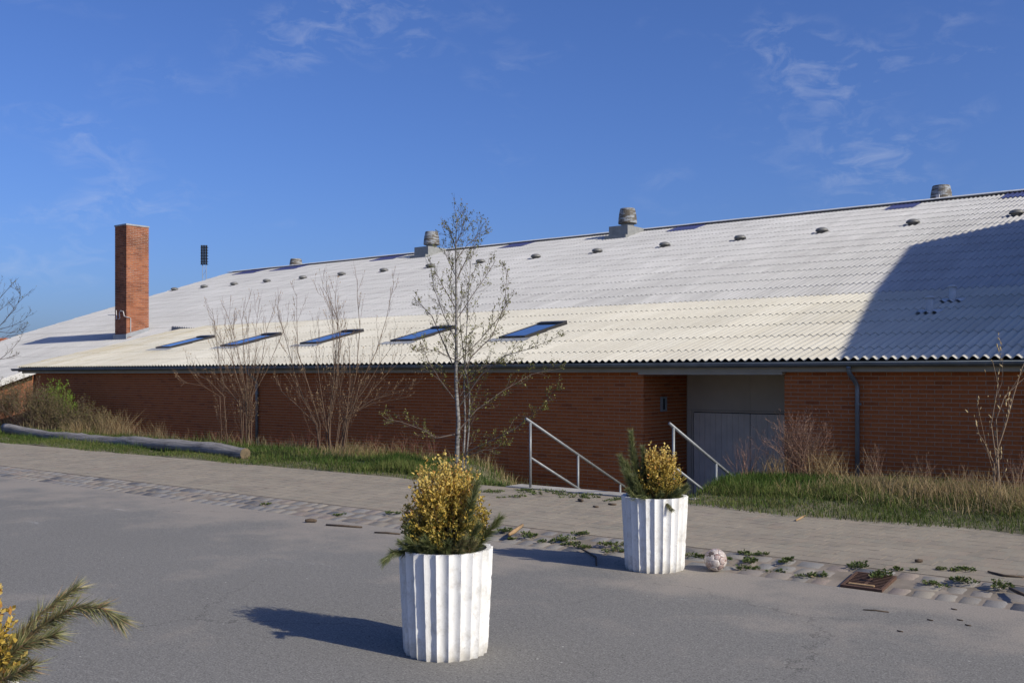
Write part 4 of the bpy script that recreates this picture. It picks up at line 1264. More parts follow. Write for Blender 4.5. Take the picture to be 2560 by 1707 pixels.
# ================================================================== FOOTBALL
def football(p, rad):
    t_ = thing('football', (p[0], p[1], 0), 'scuffed white and brown football lying beside the planter', 'ball')
    c0 = np.array([0, 0, rad])
    phi = (1 + 5 ** 0.5) / 2
    iv = np.array([(0, s1, s2 * phi) for s1 in (-1, 1) for s2 in (-1, 1)] + [(s1, s2 * phi, 0) for s1 in (-1, 1) for s2 in (-1, 1)] + [(s2 * phi, 0, s1) for s1 in (-1, 1) for s2 in (-1, 1)], float)
    iv /= np.linalg.norm(iv[0])
    rot = np.array(Vector((0.4, 0.9, 0.2)).rotation_difference(Vector((0, 0, 1))).to_matrix()); iv = iv @ rot.T
    ed = np.linalg.norm(iv[0] - iv, axis=1); el = sorted(ed)[1] * 1.01
    adj = [[j for j in range(12) if j != i and np.linalg.norm(iv[i] - iv[j]) < el] for i in range(12)]
    faces = []
    def order(pts):
        c_ = np.mean(pts, 0); n_ = c_ / np.linalg.norm(c_); a_ = pts[0] - c_; b_ = np.cross(n_, a_)
        return [q for _, q in sorted(((math.atan2((q - c_) @ b_, (q - c_) @ a_), tuple(q)) for q in pts))]
    for i in range(12):
        faces.append(order([iv[i] * 2 / 3 + iv[j] / 3 for j in adj[i]]))
    for i in range(12):
        for j in adj[i]:
            for k_ in adj[j]:
                if i < j < k_ and k_ in adj[i]:
                    T = (i, j, k_)
                    faces.append(order([iv[a] * 2 / 3 + iv[b_] / 3 for a in T for b_ in T if a != b_]))
    def surf(d_, r_):
        d_ = np.array(d_) / np.linalg.norm(d_)
        flat = 1 - 0.07 * max(0, d_ @ (np.array([-0.1, -0.55, 0.5]) / 0.75)) ** 6     # slightly deflated dent
        return c0 + d_ * r_ * flat
    for fi, f in enumerate(faces):
        cen_ = np.mean(f, 0); n_ = len(f)
        V = [surf(cen_, rad)]; F = []
        for ring, (k_, rr) in enumerate(((0.5, rad), (0.92, rad * 0.998), (0.985, rad * 0.968))):
            for i in range(n_):
                a = np.array(f[i]); b_ = np.array(f[(i + 1) % n_])
                for tt in (0, 0.5):
                    q = a * (1 - tt) + b_ * tt
                    V.append(surf(cen_ + (q - cen_) * k_, rr))
        m_ = 2 * n_
        for i in range(m_):
            i2 = (i + 1) % m_
            F.append((0, 1 + i, 1 + i2))
            for r_ in range(2):
                F.append((1 + r_ * m_ + i, 1 + (r_ + 1) * m_ + i, 1 + (r_ + 1) * m_ + i2, 1 + r_ * m_ + i2))
        me_ = mesh('panel', V, F, smooth=True); me_.materials.append(M['ball_brown' if fi < 12 or fi % 5 == 0 else 'ball_white'])
        o_ = bpy.data.objects.new('panel', me_); col.objects.link(o_); o_.parent = t_
    co = MB().lathe([(0.01, rad - rad * .955)] + [(rad * .955 * math.sin(a), rad - rad * .955 * math.cos(a)) for a in np.linspace(0.15, math.pi - 0.15, 10)] + [(0.01, rad + rad * .955)], 18)
    o_ = bpy.data.objects.new('bladder', co.me('bladder', True)); o_.data.materials.append(M['ball_dark']); col.objects.link(o_); o_.parent = t_
football(below(1793, 1431, 0.07), 0.101)

# ================================================================== DRAIN GRATE
gt_ = thing('drain_grate', (-2.78, Y_ASP + 0.2, 0.02), 'rusty iron drain grate set in the gutter on the right', 'drain')
GX0, GX1, GY0, GY1 = GR0[0] + 0.01, GR0[1] - 0.01, Y_ASP + 0.03, Y_ASP + 0.41
zq = lambda y: 0.004 + 0.085 * (y - Y_ASP) / (Y_SET - Y_ASP)
def tilted(x0, x1, y0, y1, t0, t1):
    b_ = MB(); V = [(x, y, zq(y) + t) for t in (t0, t1) for y in (y0, y1) for x in (x0, x1)]
    b_.add(V, [(0, 2, 3, 1), (4, 5, 7, 6), (0, 1, 5, 4), (2, 6, 7, 3), (0, 4, 6, 2), (1, 3, 7, 5)]); return b_
tilted(GX0 + 0.02, GX1 - 0.02, GY0 + 0.02, GY1 - 0.02, -0.10, -0.045).obj('pit', 'pit', gt_)
f = MB()
for a in ((GX0, GX1, GY0, GY0 + 0.022), (GX0, GX1, GY1 - 0.022, GY1), (GX0, GX0 + 0.022, GY0 + 0.022, GY1 - 0.022), (GX1 - 0.022, GX1, GY0 + 0.022, GY1 - 0.022)):
    b_ = tilted(*a, -0.05, 0.012); f.add(b_.V, b_.F)
f.obj('frame', 'rust', gt_)
xm = (GX0 + GX1) / 2
tilted(xm - 0.011, xm + 0.011, GY0 + 0.022, GY1 - 0.022, -0.03, 0.007).obj('spine', 'rust', gt_)
nb = 9
for i in range(nb):
    y = GY0 + 0.022 + (GY1 - GY0 - 0.044) * (i + 0.5) / nb
    for a, b2 in ((GX0 + 0.022, xm - 0.011), (xm + 0.011, GX1 - 0.022)):
        tilted(a, b2, y - 0.008, y + 0.008, -0.03, 0.008).obj('bar', 'rust', gt_)
tilted(GX0 + 0.05, GX0 + 0.26, GY0 + 0.045, GY0 + 0.07, 0.009, 0.018).obj('wedged_stick', 'tanwood', gt_)

# ================================================================== LOG
lr, ll = G(626, 1141, 0.12), G(14, 1088, 0.12)
lg = thing('log', (float((lr[0] + ll[0]) / 2), float((lr[1] + ll[1]) / 2), 0.1), 'long weathered grey log lying on the grass bank', 'log')
NL, NA = 60, 18
V, F = [], []
for i in range(NL + 1):
    t = i / NL
    c_ = ll + (lr - ll) * t
    c_ = c_ + np.array([0, 0.10 * math.sin(t * 5.0) + 0.03 * math.sin(t * 17), 0.03 * math.sin(t * 9 + 1) + (0.10 * max(0, 0.12 - t) / 0.12)])
    r0 = 0.128 + 0.014 * t + 0.012 * math.sin(t * 23) + 0.010 * math.sin(t * 41 + 2)
    for k_ in range(NA):
        a = 2 * math.pi * k_ / NA
        r_ = r0 * (1 + 0.05 * math.sin(3 * a + t * 6) + rng.normal(0, 0.016))
        for kt, ka, kr in ((0.05, 2.6, 0.25), (0.13, 4.4, -0.35), (0.2, 3.6, 0.2), (0.37, 1.7, 0.28), (0.42, 3.2, 0.18), (0.55, 1.9, 0.2), (0.71, 2.8, 0.15), (0.86, 2.2, 0.12)):
            r_ *= 1 + kr * math.exp(-((t - kt) / 0.014) ** 2 - (((a - ka + math.pi) % (2 * math.pi) - math.pi) / 0.45) ** 2)
        V.append((c_[0], c_[1] + r_ * math.cos(a), c_[2] + 0.07 + r_ * math.sin(a)))
for i in range(NL):
    for k_ in range(NA):
        k2 = (k_ + 1) % NA
        F.append((i * NA + k_, i * NA + k2, (i + 1) * NA + k2, (i + 1) * NA + k_))
F.append(tuple(range(NA - 1, -1, -1)))
link('trunk', mesh('trunk', V, F, smooth=True), 'log', lg)
Ve = [V[NL * NA + k_] for k_ in range(NA)]; ce = np.mean(Ve, 0)
V2 = [(p[0] + 0.002, p[1], p[2]) for p in Ve] + [tuple(ce + (np.array(p) - ce) * 0.6 + np.array([0.012, 0, 0])) for p in Ve] + [tuple(ce + np.array([0.014, 0, 0]))]
F2 = []
for k_ in range(NA):
    k2 = (k_ + 1) % NA
    F2 += [(k_, k2, NA + k2, NA + k_), (NA + k_, NA + k2, 2 * NA)]
link('sawn_end', mesh('sawn_end', V2, F2), 'log_end', lg)

# ================================================================== WOODY PLANTS
class Grow:
    def __init__(s, seed): s.g = np.random.default_rng(seed); s.tw = MB(); s.L = []; s.tips = []
    def stem(s, P, r0, r1, colr, n=5):
        P = [np.array(p, float) for p in P]
        s.tw.tube(P, list(np.linspace(r0, r1, len(P))), n, c=colr)
        return P
    def along(s, P, t):
        L = [np.linalg.norm(P[i + 1] - P[i]) for i in range(len(P) - 1)]; T = sum(L); d = t * T
        for i, l_ in enumerate(L):
            if d <= l_ or i == len(L) - 1:
                return P[i] + (P[i + 1] - P[i]) * min(1, d / max(l_, 1e-6)), (P[i + 1] - P[i]) / max(l_, 1e-6)
            d -= l_
    def twigs(s, P, n, l0, l1, r, colr, t0=0.25, up=0.35, ang=0.75, sub=0, curve=0.15, order=1, nn=4):
        g = s.g
        for k_ in range(n):
            t = t0 + (1 - t0) * (k_ + g.random()) / n
            q, ax = s.along(P, min(t, 0.99))
            rv = g.normal(0, 1, 3); rv -= rv @ ax * ax; rv /= np.linalg.norm(rv)
            d_ = ax * math.cos(ang) + rv * math.sin(ang) + UP * up * g.random()
            d_ /= np.linalg.norm(d_)
            L = g.uniform(l0, l1) * (1.15 - 0.65 * t)
            m1 = q + d_ * L * 0.5 + g.normal(0, curve * L * 0.25, 3)
            e = q + d_ * L + UP * L * up * 0.35 + g.normal(0, curve * L * 0.3, 3)
            Q = s.stem([q, m1, e], r, r * 0.45, colr, 3 if r < 0.004 else nn)
            s.tips.append(Q)
            if sub > 0:
                s.twigs(Q, sub, l0 * 0.35, l1 * 0.38, r * 0.62, colr, 0.25, up, ang, 0, curve, order + 1)
    def leaves(s, paths, per, smin, smax, pal, spread=0.015, t0=0.2, updir=0.3):
        g = s.g; LP, LD, LS, LC = [], [], [], []
        pal = np.array(pal)
        for P in paths:
            n_ = g.poisson(per)
            for _ in range(n_):
                q, ax = s.along(P, t0 + (1 - t0) * g.random())
                LP.append(q + g.normal(0, spread, 3)); LD.append(ax * 0.6 + g.normal(0, 0.7, 3) + UP * updir)
                LS.append(g.uniform(smin, smax)); LC.append(pal[g.integers(len(pal))] * g.uniform(0.75, 1.25))
        if not LP: return None
        V, F = leaf_quads(np.array(LP), np.array(LD), np.array(LS), g)
        return mesh('crown', V, F, colr=np.repeat(np.array(LC), 4, axis=0))
    def buds(s, paths, prob, size, pal):
        g = s.g; m_ = MB(); pal = np.array(pal)
        for P in paths:
            for t in (0.45, 0.7, 0.85, 1.0):
                if g.random() > prob: continue
                q, ax = s.along(P, t)
                d_ = ax + g.normal(0, 0.35, 3); d_ /= np.linalg.norm(d_); L = size * g.uniform(0.6, 1.3)
                m_.tube([q, q + d_ * L * 0.5, q + d_ * L], [L * 0.08, L * 0.17, L * 0.02], 4, c=tuple(pal[g.integers(len(pal))] * g.uniform(0.8, 1.2)))
        return m_

def px_stem(Z, pts, g, wob=0.10):
    """polyline traced in the photograph, at depth Z with a little drift in depth"""
    out = []; dz = 0; drift = g.normal(0, abs(wob))
    for i, (a, b_) in enumerate(pts):
        out.append(AZ(a, b_, Z + drift * i))
    return out

# --- birch
ZBI = depth(AY(1140, 1100, 13.0)); ZBI = float(ZBI)
bx_, by_, _ = AZ(1140, 1150, ZBI)
bz_ = float(h_left(bx_, by_))
bi = thing('birch_tree', (bx_, by_, bz_), 'slender multi-stemmed birch with sparse young leaves before the brick wall', 'tree')
gr = Grow(31); bark = Grow(32)
g = gr.g
basep = np.array([bx_, by_, bz_ - 0.05])
main = [basep] + [AZ(a, b_, ZBI) for a, b_ in ((1143, 1120), (1146, 1050), (1140, 960), (1141, 840), (1141, 740), (1139, 650), (1140, 590), (1142, 533))]
bark.stem(main, 0.046, 0.004, (0, 0, 0), 10)
st2 = [basep + np.array([0.10, 0.02, 0])] + px_stem(ZBI + 0.1, ((1160, 1120), (1163, 1050), (1160, 960), (1166, 840), (1172, 720), (1178, 640)), g, 0.03)
bark.stem(st2, 0.022, 0.003, (0, 0, 0), 8)
st3 = [basep + np.array([0.14, 0.05, 0])] + px_stem(ZBI + 0.15, ((1172, 1080), (1174, 980), (1160, 900), (1150, 800), (1155, 700)), g, -0.03)
bark.stem(st3, 0.017, 0.003, (0, 0, 0), 8)
BC_ = (0.12, 0.095, 0.08)
limbs = [((1143, 1080), (1190, 1025), (1260, 975), (1330, 935), (1405, 920)), ((1165, 1130), (1220, 1105), (1290, 1070), (1350, 1020), (1400, 960)),
         ((1142, 960), (1180, 890), (1230, 840), (1262, 760), (1268, 670)), ((1143, 905), (1200, 850), (1250, 790), (1280, 740)),
         ((1141, 800), (1180, 740), (1215, 690), (1240, 650)), ((1141, 700), (1165, 650), (1190, 600), (1200, 560)), ((1140, 650), (1170, 610), (1215, 575)),
         ((1138, 1085), (1090, 1095), (1060, 1075), (1005, 1055), (960, 1045)), ((1140, 930), (1110, 860), (1080, 790), (1050, 760), (1035, 745)),
         ((1140, 850), (1110, 790), (1085, 720), (1075, 655)), ((1139, 770), (1110, 720), (1090, 680)), ((1139, 690), (1120, 650), (1105, 610)),
         ((1138, 1000), (1100, 950), (1070, 900), (1050, 850)), ((1145, 1020), (1200, 940), (1260, 890), (1330, 870), (1400, 840)),
         ((1139, 620), (1128, 590), (1122, 565)), ((1140, 610), (1155, 580), (1160, 545)), ((1150, 990), (1190, 930), (1230, 905), (1290, 900)),
         ((1160, 1140), (1210, 1125), (1270, 1115)), ((1138, 900), (1100, 880), (1060, 870), (1040, 880))]
paths = []
for k_, L in enumerate(limbs):
    P = px_stem(ZBI, L, g, 0.11)
    gr.stem(P, 0.013 if len(L) > 4 else 0.009, 0.0025, BC_, 5)
    paths.append(P)
for P in paths:
    ln = sum(np.linalg.norm(P[i + 1] - P[i]) for i in range(len(P) - 1))
    gr.twigs(P, int(7 + ln * 8), 0.14, 0.44, 0.0033, BC_, 0.12, 0.35, 0.7, 4, 0.25)
gr.twigs(main, 36, 0.22, 0.62, 0.0038, BC_, 0.36, 0.5, 0.55, 5, 0.25)
gr.twigs(st2, 26, 0.25, 0.65, 0.0036, BC_, 0.12, 0.35, 0.7, 5, 0.25)
gr.twigs(st3, 24, 0.25, 0.65, 0.0036, BC_, 0.10, 0.35, 0.75, 5, 0.25)
link('trunk', bark.tw.me('trunk', True), 'birch', bi)
gr.tw.obj('branches', 'twig', bi)
cr = gr.leaves([q for q in gr.tips if q[0][2] < 2.6 or gr.g.random() < 0.7], 3.6, 0.02, 0.042, [(0.14, 0.14, 0.035), (0.19, 0.185, 0.045), (0.12, 0.125, 0.03), (0.22, 0.225, 0.055), (0.15, 0.115, 0.045)], 0.012)
link('crown', cr, 'leaf', bi)

# --- bare shrubs with swelling buds, left of the birch
def bare_shrub(name, label, px0, yw, stems, seed, colr, r0=0.011, buds_pal=((0.36, 0.25, 0.14), (0.30, 0.21, 0.12)), twn=7, cat='shrub', group=None, budp=0.45):
    gq = Grow(seed)
    b_ = AY(px0, 1100, yw); Zs = float(depth(b_)); bz = float(h_left(b_[0], b_[1])) if b_[0] < -9.3 else float(h_right(b_[0], b_[1]))
    t_ = thing(name, (b_[0], b_[1], bz), label, cat, group)
    allp = []
    extra = []
    if twn > 0:
        for pts in stems[::2]:
            dx = gq.g.normal(0, 22); dy = gq.g.uniform(0, 70)
            extra.append(tuple((a + dx * (0.4 + 0.6 * k_ / len(pts)), b2 + dy * k_ / len(pts)) for k_, (a, b2) in enumerate(pts)))
    for k2, pts in enumerate(list(stems) + extra):
        off = RGT * ((pts[0][0] - px0) / FPX * Zs * 0.8 + gq.g.normal(0, 0.05)) + FWD * gq.g.normal(0, 0.12)
        P = [np.array([b_[0], b_[1], bz - 0.05]) + off] + px_stem(Zs, pts, gq.g, 0.06)
        gq.stem(P, r0 if k2 < len(stems) else r0 * 0.6, 0.0028, colr, 5); allp.append(P)
    for P in allp:
        gq.twigs(P, twn + 6, 0.25, 0.80, 0.0033, colr, 0.12, 0.75, 0.5, 5 if twn > 0 else 1, 0.12)
    gq.tw.obj('stems', 'twig', t_)
    gq.buds(gq.tips + allp, budp * 0.35 if budp < 0.7 else 0.45, 0.034 if budp < 0.7 else 0.05, buds_pal).obj('buds', 'twig', t_)
TAN = (0.14, 0.092, 0.062)
bare_shrub('bare_shrub', 'bare leafless shrub with buds beside the log end and left downpipe', 610, 14.6, [
    ((560, 990), (520, 950), (480, 930), (475, 925)), ((610, 1000), (580, 900), (540, 830), (530, 770)), ((615, 980), (600, 900), (580, 820), (560, 765)),
    ((620, 980), (610, 880), (605, 800), (618, 760)), ((625, 990), (640, 900), (640, 820), (648, 755)), ((630, 990), (655, 900), (668, 820), (690, 760)),
    ((600, 1010), (560, 960), (545, 880), (536, 800)), ((625, 1000), (665, 930), (690, 870), (720, 800)), ((615, 1000), (590, 940), (575, 860), (590, 790))], 41, TAN)
bare_shrub('bare_shrub', 'tall bare shrub with many upright budded stems left of the birch', 815, 14.2, [
    ((790, 1060), (760, 1000), (735, 930), (715, 850), (690, 760)), ((800, 1060), (770, 960), (745, 880), (742, 800), (742, 735)), ((820, 1050), (835, 960), (835, 880), (830, 780), (797, 710)),
    ((825, 1050), (838, 900), (845, 800), (820, 740), (808, 718)), ((865, 1050), (875, 960), (874, 880), (872, 845)), ((870, 1060), (900, 960), (940, 880), (965, 800), (985, 705)),
    ((820, 1060), (840, 960), (850, 840), (838, 760), (838, 725)), ((860, 1060), (890, 940), (900, 820), (893, 740), (894, 698)), ((870, 1040), (930, 1000), (980, 985), (1030, 965)),
    ((790, 1060), (740, 1010), (705, 980), (690, 940)), ((850, 1060), (920, 960), (955, 900), (1000, 840)), ((815, 1060), (800, 960), (790, 880), (800, 820))], 42, TAN, 0.012, twn=8)
# --- catkin shoots at the right edge
bare_shrub('catkin_shoot', 'young bare sapling with pale catkins against the right brick wall', 2485, 13.6, [
    ((2490, 1150), (2478, 1060), (2495, 960), (2482, 905)), ((2492, 1130), (2515, 1060), (2535, 985), (2555, 920), (2575, 880)), ((2485, 1160), (2468, 1120), (2455, 1095)),
    ((2495, 1140), (2490, 1050), (2512, 990), (2545, 960))], 43, (0.26, 0.19, 0.13), 0.009, ((0.40, 0.31, 0.17), (0.33, 0.25, 0.14)), -1, budp=0.71)

# --- dense twiggy bushes and thickets
def twig_bush(name, label, p, n, wid, dep, hgt, seed, cols, r=0.0035, sub=5, leaf=None, per=0, group=None, lean=(0, 0), cat='bush', lsz=(0.012, 0.022)):
    gq = Grow(seed)
    t_ = thing(name, p, label, cat, group)
    for k_ in range(n):
        a = gq.g.normal(0, 0.45); b2 = gq.g.normal(0, 0.45)
        st_ = np.array(p) + RGT * gq.g.normal(0, wid * 0.12) + FWD * gq.g.normal(0, dep * 0.15) - UP * 0.05
        e = np.array(p) + RGT * (a * wid * 0.6 + lean[0]) + FWD * b2 * dep * 0.6 + UP * hgt * gq.g.uniform(0.6, 1.0) * (1 - 0.18 * min(1, a * a * 2))
        m_ = st_ * 0.5 + e * 0.5 + gq.g.normal(0, 0.05 * hgt, 3)
        cc = tuple(np.array(cols[gq.g.integers(len(cols))]) * gq.g.uniform(0.75, 1.25))
        P = gq.stem([st_, m_, e], r, r * 0.4, cc, 4)
        gq.tips.append(P)
        gq.twigs(P, sub, hgt * 0.15, hgt * 0.38, r * 0.55, cc, 0.3, 0.5, 0.65, 2, 0.3)
    gq.tw.obj('stems', 'twig', t_)
    if leaf:
        cr_ = gq.leaves(gq.tips, per, lsz[0], lsz[1], leaf, 0.01)
        if cr_: link('leaves', cr_, 'leaf', t_)
RED = [(0.20, 0.115, 0.08), (0.27, 0.17, 0.115), (0.17, 0.10, 0.07)]
def at_right(px, y): 
    q = AY(px, 1200, y); return (float(q[0]), float(q[1]), float(h_right(q[0], q[1])))
def at_left(px, y):
    q = AY(px, 1100, y); return (float(q[0]), float(q[1]), float(h_left(q[0], q[1])))
twig_bush('red_bush', 'rounded reddish leafless bush at the right edge of the grey door', at_right(1995, 14.3), 62, 1.0, 0.8, 0.98, 51, RED, 0.004, 8, [(0.26, 0.16, 0.13), (0.20, 0.12, 0.095)], 0.8)
twig_bush('red_bush', 'small thin reddish bush standing before the grey door', at_right(1862, 13.6), 12, 0.55, 0.3, 0.62, 52, RED, 0.0036, 6)
for i, (px, y, h_, w_, lab) in enumerate(((2185, 15.2, 0.62, 0.6, 'thin dry bush right beside the right downpipe'), (2300, 15.1, 0.5, 0.7, 'low dry bush against the wall between downpipe and sapling'), (2400, 15.0, 0.42, 0.6, 'low reddish bush just left of the catkin sapling'), (2550, 14.6, 0.55, 0.5, 'dry bush at the far right edge by the wall'))):
    twig_bush('dry_bush', lab, at_right(px, y), 16, w_, 0.4, h_, 60 + i, RED + [(0.30, 0.21, 0.13)], 0.003, 5)
OLV = [(0.10, 0.085, 0.035), (0.15, 0.125, 0.045), (0.115, 0.12, 0.03), (0.18, 0.13, 0.065), (0.08, 0.06, 0.04)]
THK = [(0.15, 0.105, 0.07), (0.20, 0.15, 0.09), (0.11, 0.08, 0.06)]
thick = [(5, 14.2, 1.5, 1.45, 'dark brown thicket at the left edge behind the log'), (70, 14.4, 1.6, 1.55, 'olive brown thicket behind the left end of the log'), (125, 14.6, 1.5, 1.35, 'olive thicket below the bright green bush'), (190, 14.7, 1.5, 1.1, 'dry olive thicket right of the bright green bush'), (235, 14.8, 1.3, 0.9, 'low tawny thicket before the wall behind the log')]
for i, (px, y, w_, h_, lab) in enumerate(thick):
    twig_bush('thicket', lab, at_left(px, y), 75, w_, 0.8, h_, 70 + i, THK, 0.004, 7, OLV, 3.2, lsz=(0.02, 0.04))
BG = [(0.14, 0.22, 0.025), (0.18, 0.27, 0.03), (0.11, 0.17, 0.02)]
twig_bush('green_bush', 'bright green young leafed bush before the left end of the wall', at_left(142, 15.0), 34, 1.0, 0.5, 1.75, 80, [(0.12, 0.11, 0.04)], 0.004, 7, BG, 7, lsz=(0.03, 0.05))
twig_bush('green_bush', 'smaller bright green shoot right of the green bush', at_left(170, 14.9), 14, 0.5, 0.4, 1.35, 81, [(0.12, 0.11, 0.04)], 0.004, 6, BG, 7, lsz=(0.03, 0.045))
reds = [(265, 15.0, 0.85), (330, 15.0, 0.7), (400, 15.1, 0.65), (470, 15.1, 0.62), (540, 15.1, 0.7), (600, 15.1, 0.75), (700, 15.1, 0.7), (760, 15.0, 0.75), (930, 14.9, 0.75), (1010, 14.8, 0.7), (1075, 14.6, 0.6)]
for i, (px, y, h_) in enumerate(reds):
    side = 'behind the log' if px < 620 else 'under the bare shrubs'
    twig_bush('red_twigs', ('first second third fourth fifth sixth'.split()[i if px < 620 else i - 6]) + ' clump from the left of low red twigs ' + side, at_left(px, y), 22, 1.0, 0.4, h_, 90 + i, [(0.15, 0.055, 0.045), (0.19, 0.08, 0.06), (0.20, 0.13, 0.08)], 0.003, 5, group='low red twigs along the wall ' + side)
# --- straw tufts
def tuft(px, y, n, h_, seed, label, left=True, spread=0.16):
    p = at_left(px, y) if left else at_right(px, y)
    g = np.random.default_rng(seed)
    t_ = thing('straw_tuft', p, label, 'dry grass')
    V, C = [], []
    for k_ in range(n):
        b_ = np.array(p) + RGT * g.normal(0, spread) + FWD * g.normal(0, spread * 0.6) - UP * 0.02
        d_ = RGT * g.normal(0, 0.32) + FWD * g.normal(0, 0.25) + UP
        L = h_ * g.uniform(0.4, 1.1); e = b_ + d_ * L * np.array([1, 1, 0.92]); m_ = b_ * 0.5 + e * 0.5 - (RGT * d_.dot(RGT)) * 0.12 * L + UP * 0.03
        s_ = np.cross(d_, g.normal(0, 1, 3)); s_ = s_ / np.linalg.norm(s_) * 0.0035
        V += [b_ - s_, b_ + s_, m_ + s_ * 0.8, m_ - s_ * 0.8, m_ - s_ * 0.8, m_ + s_ * 0.8, e + s_ * 0.2, e - s_ * 0.2]
        c_ = np.array([(0.40, 0.30, 0.16), (0.33, 0.24, 0.12), (0.27, 0.19, 0.10)])[g.integers(3)] * g.uniform(0.75, 1.2)
        C += [c_] * 8
    link('stalks', mesh('stalks', V, np.arange(len(V)).reshape(-1, 4), colr=np.array(C)), 'blade', t_)
tuft(288, 14.4, 300, 0.85, 101, 'tall pale straw tuft behind the middle of the log', spread=0.28)
tuft(390, 14.5, 130, 0.65, 102, 'thin straw tuft behind the log right of the tall one')
tuft(190, 14.0, 160, 0.5, 103, 'short straw tuft behind the log below the green shoot')
tuft(560, 14.6, 160, 0.5, 104, 'straw tuft at the wall behind the sawn log end')
tuft(900, 13.9, 420, 0.33, 105, 'flattened straw clump below the tall bare shrub', spread=0.5)
tuft(2060, 14.4, 220, 0.55, 106, 'pale straw tuft at the foot of the red bush', False)
tuft(1930, 14.0, 120, 0.45, 107, 'pale straw tuft between the two red bushes', False)
tuft(2215, 13.6, 330, 0.36, 108, 'bleached drooping straw clump right of the downpipe', False, 0.35)
tuft(2330, 13.3, 420, 0.30, 110, 'low matted straw clump halfway between downpipe and sapling', False, 0.4)
tuft(2530, 13.0, 380, 0.34, 111, 'matted straw clump at the right edge in front of the sapling', False, 0.4)
tuft(2110, 13.2, 360, 0.26, 112, 'flattened straw clump in the grass below the red bush', False, 0.4)
tuft(2440, 13.4, 300, 0.42, 109, 'tall straw clump below the catkin sapling', False, 0.35)

# --- tree at the left edge
lt = AY(-95, 1100, 13.0); ZL = float(depth(lt))
tl = thing('edge_tree', (lt[0], lt[1], float(h_left(lt[0], lt[1]))), 'budding tree whose branches reach in from the left edge', 'tree')
gq = Grow(111); bk = Grow(112)
tb = np.array([lt[0], lt[1], float(h_left(lt[0], lt[1])) - 0.05])
trunk = [tb] + [AZ(a, b_, ZL) for a, b_ in ((-95, 1000), (-100, 900), (-95, 780), (-85, 650), (-80, 540))]
bk.stem(trunk, 0.10, 0.012, (0, 0, 0), 9)
link('trunk', bk.tw.me('trunk', True), 'log', tl)
DK = (0.085, 0.07, 0.062)
lp = []
for L in (((-97, 940), (-60, 880), (-10, 825), (15, 797), (45, 757), (82, 722)), ((-96, 850), (-40, 790), (0, 745), (20, 722), (42, 697)), ((-98, 960), (-50, 930), (0, 898), (25, 878), (52, 848)),
          ((-10, 825), (30, 815), (60, 800), (79, 776)), ((-10, 828), (20, 832), (45, 828), (68, 815)), ((0, 898), (20, 895), (45, 886)), ((-60, 880), (-20, 860), (20, 840), (55, 835), (62, 812)),
          ((-95, 800), (-50, 760), (-10, 720), (4, 706)), ((-90, 700), (-50, 660), (-20, 640)), ((45, 757), (52, 735), (38, 722)), ((-95, 880), (-140, 800), (-180, 740)), ((-95, 780), (-130, 700), (-160, 640)), ((15, 797), (35, 775), (30, 760)), ((-40, 790), (-5, 780), (35, 745))):
    P = px_stem(ZL, L, gq.g, 0.12); gq.stem(P, 0.014 if len(L) > 4 else 0.009, 0.003, DK, 5); lp.append(P)
for P in lp:
    gq.twigs(P, 9, 0.18, 0.5, 0.004, DK, 0.25, 0.4, 0.6, 2, 0.2)
gq.tw.obj('branches', 'twig', tl)
link('crown', gq.leaves(gq.tips, 0.7, 0.03, 0.05, [(0.16, 0.16, 0.07), (0.12, 0.12, 0.05)], 0.01), 'leaf', tl)

# ================================================================== weeds, sticks and litter near the gutter
ORD = ['first', 'second', 'third', 'fourth', 'fifth', 'sixth', 'seventh', 'eighth', 'ninth', 'tenth', 'eleventh', 'twelfth']
def weed(p, rad, hgt, n, seed, label, group):
    g = np.random.default_rng(seed)
    t_ = thing('weed', p, label, 'weed', group)
    nc = int(g.integers(3, 7)); ce = g.normal(0, rad * 0.55, (nc, 2)); pick = g.integers(0, nc, n)
    a = g.uniform(0, 2 * np.pi, n); q = np.sqrt(g.random(n)) * rad * 0.42 * g.uniform(0.5, 1.3, nc)[pick]
    pos = np.array(p) + RGT * (ce[pick, 0] * 1.2 + q * np.cos(a))[:, None] + FWD * (ce[pick, 1] * 0.7 + q * np.sin(a))[:, None]
    pos[:, 2] += g.uniform(0.0, hgt * 1.5, n) * g.uniform(0.3, 1.2, nc)[pick] * (1 - q / rad * 0.6)
    d_ = RGT * np.cos(a)[:, None] + FWD * np.sin(a)[:, None] + UP * g.uniform(0.1, 1.0, n)[:, None]
    V, F = leaf_quads(pos, d_, g.uniform(0.012, 0.034, n), g)
    pal = np.array([(0.075, 0.105, 0.028), (0.11, 0.14, 0.04), (0.15, 0.165, 0.055), (0.24, 0.19, 0.10)])
    C = pal[np.clip(g.exponential(0.9, n), 0, 3).astype(int)] * g.uniform(0.75, 1.2, (n, 1))
    link('leaves', mesh('leaves', V, F, colr=np.repeat(C, 4, axis=0)), 'leaf', t_)
weeds = [(1262, 1328, .13, .03), (1330, 1340, .14, .03), (1283, 1349, .08, .02), (1362, 1357, .09, .03), (1405, 1350, .12, .03), (1440, 1336, .10, .03), (1428, 1362, .08, .03), (1535, 1362, .13, .035), (1550, 1378, .12, .035), (1470, 1368, .09, .02),
         (1738, 1392, .14, .03), (1868, 1402, .20, .03), (1888, 1428, .13, .035), (1898, 1386, .13, .015), (1962, 1404, .12, .03), (2036, 1440, .11, .03), (1938, 1432, .07, .025), (2140, 1416, .12, .035), (2218, 1440, .13, .06), (2250, 1424, .06, .02), (2332, 1462, .09, .02), (2404, 1454, .11, .04), (2390, 1424, .14, .02), (2506, 1468, .12, .045),
         (850, 1288, .07, .02), (662, 1261, .05, .02), (980, 1283, .07, .02)]
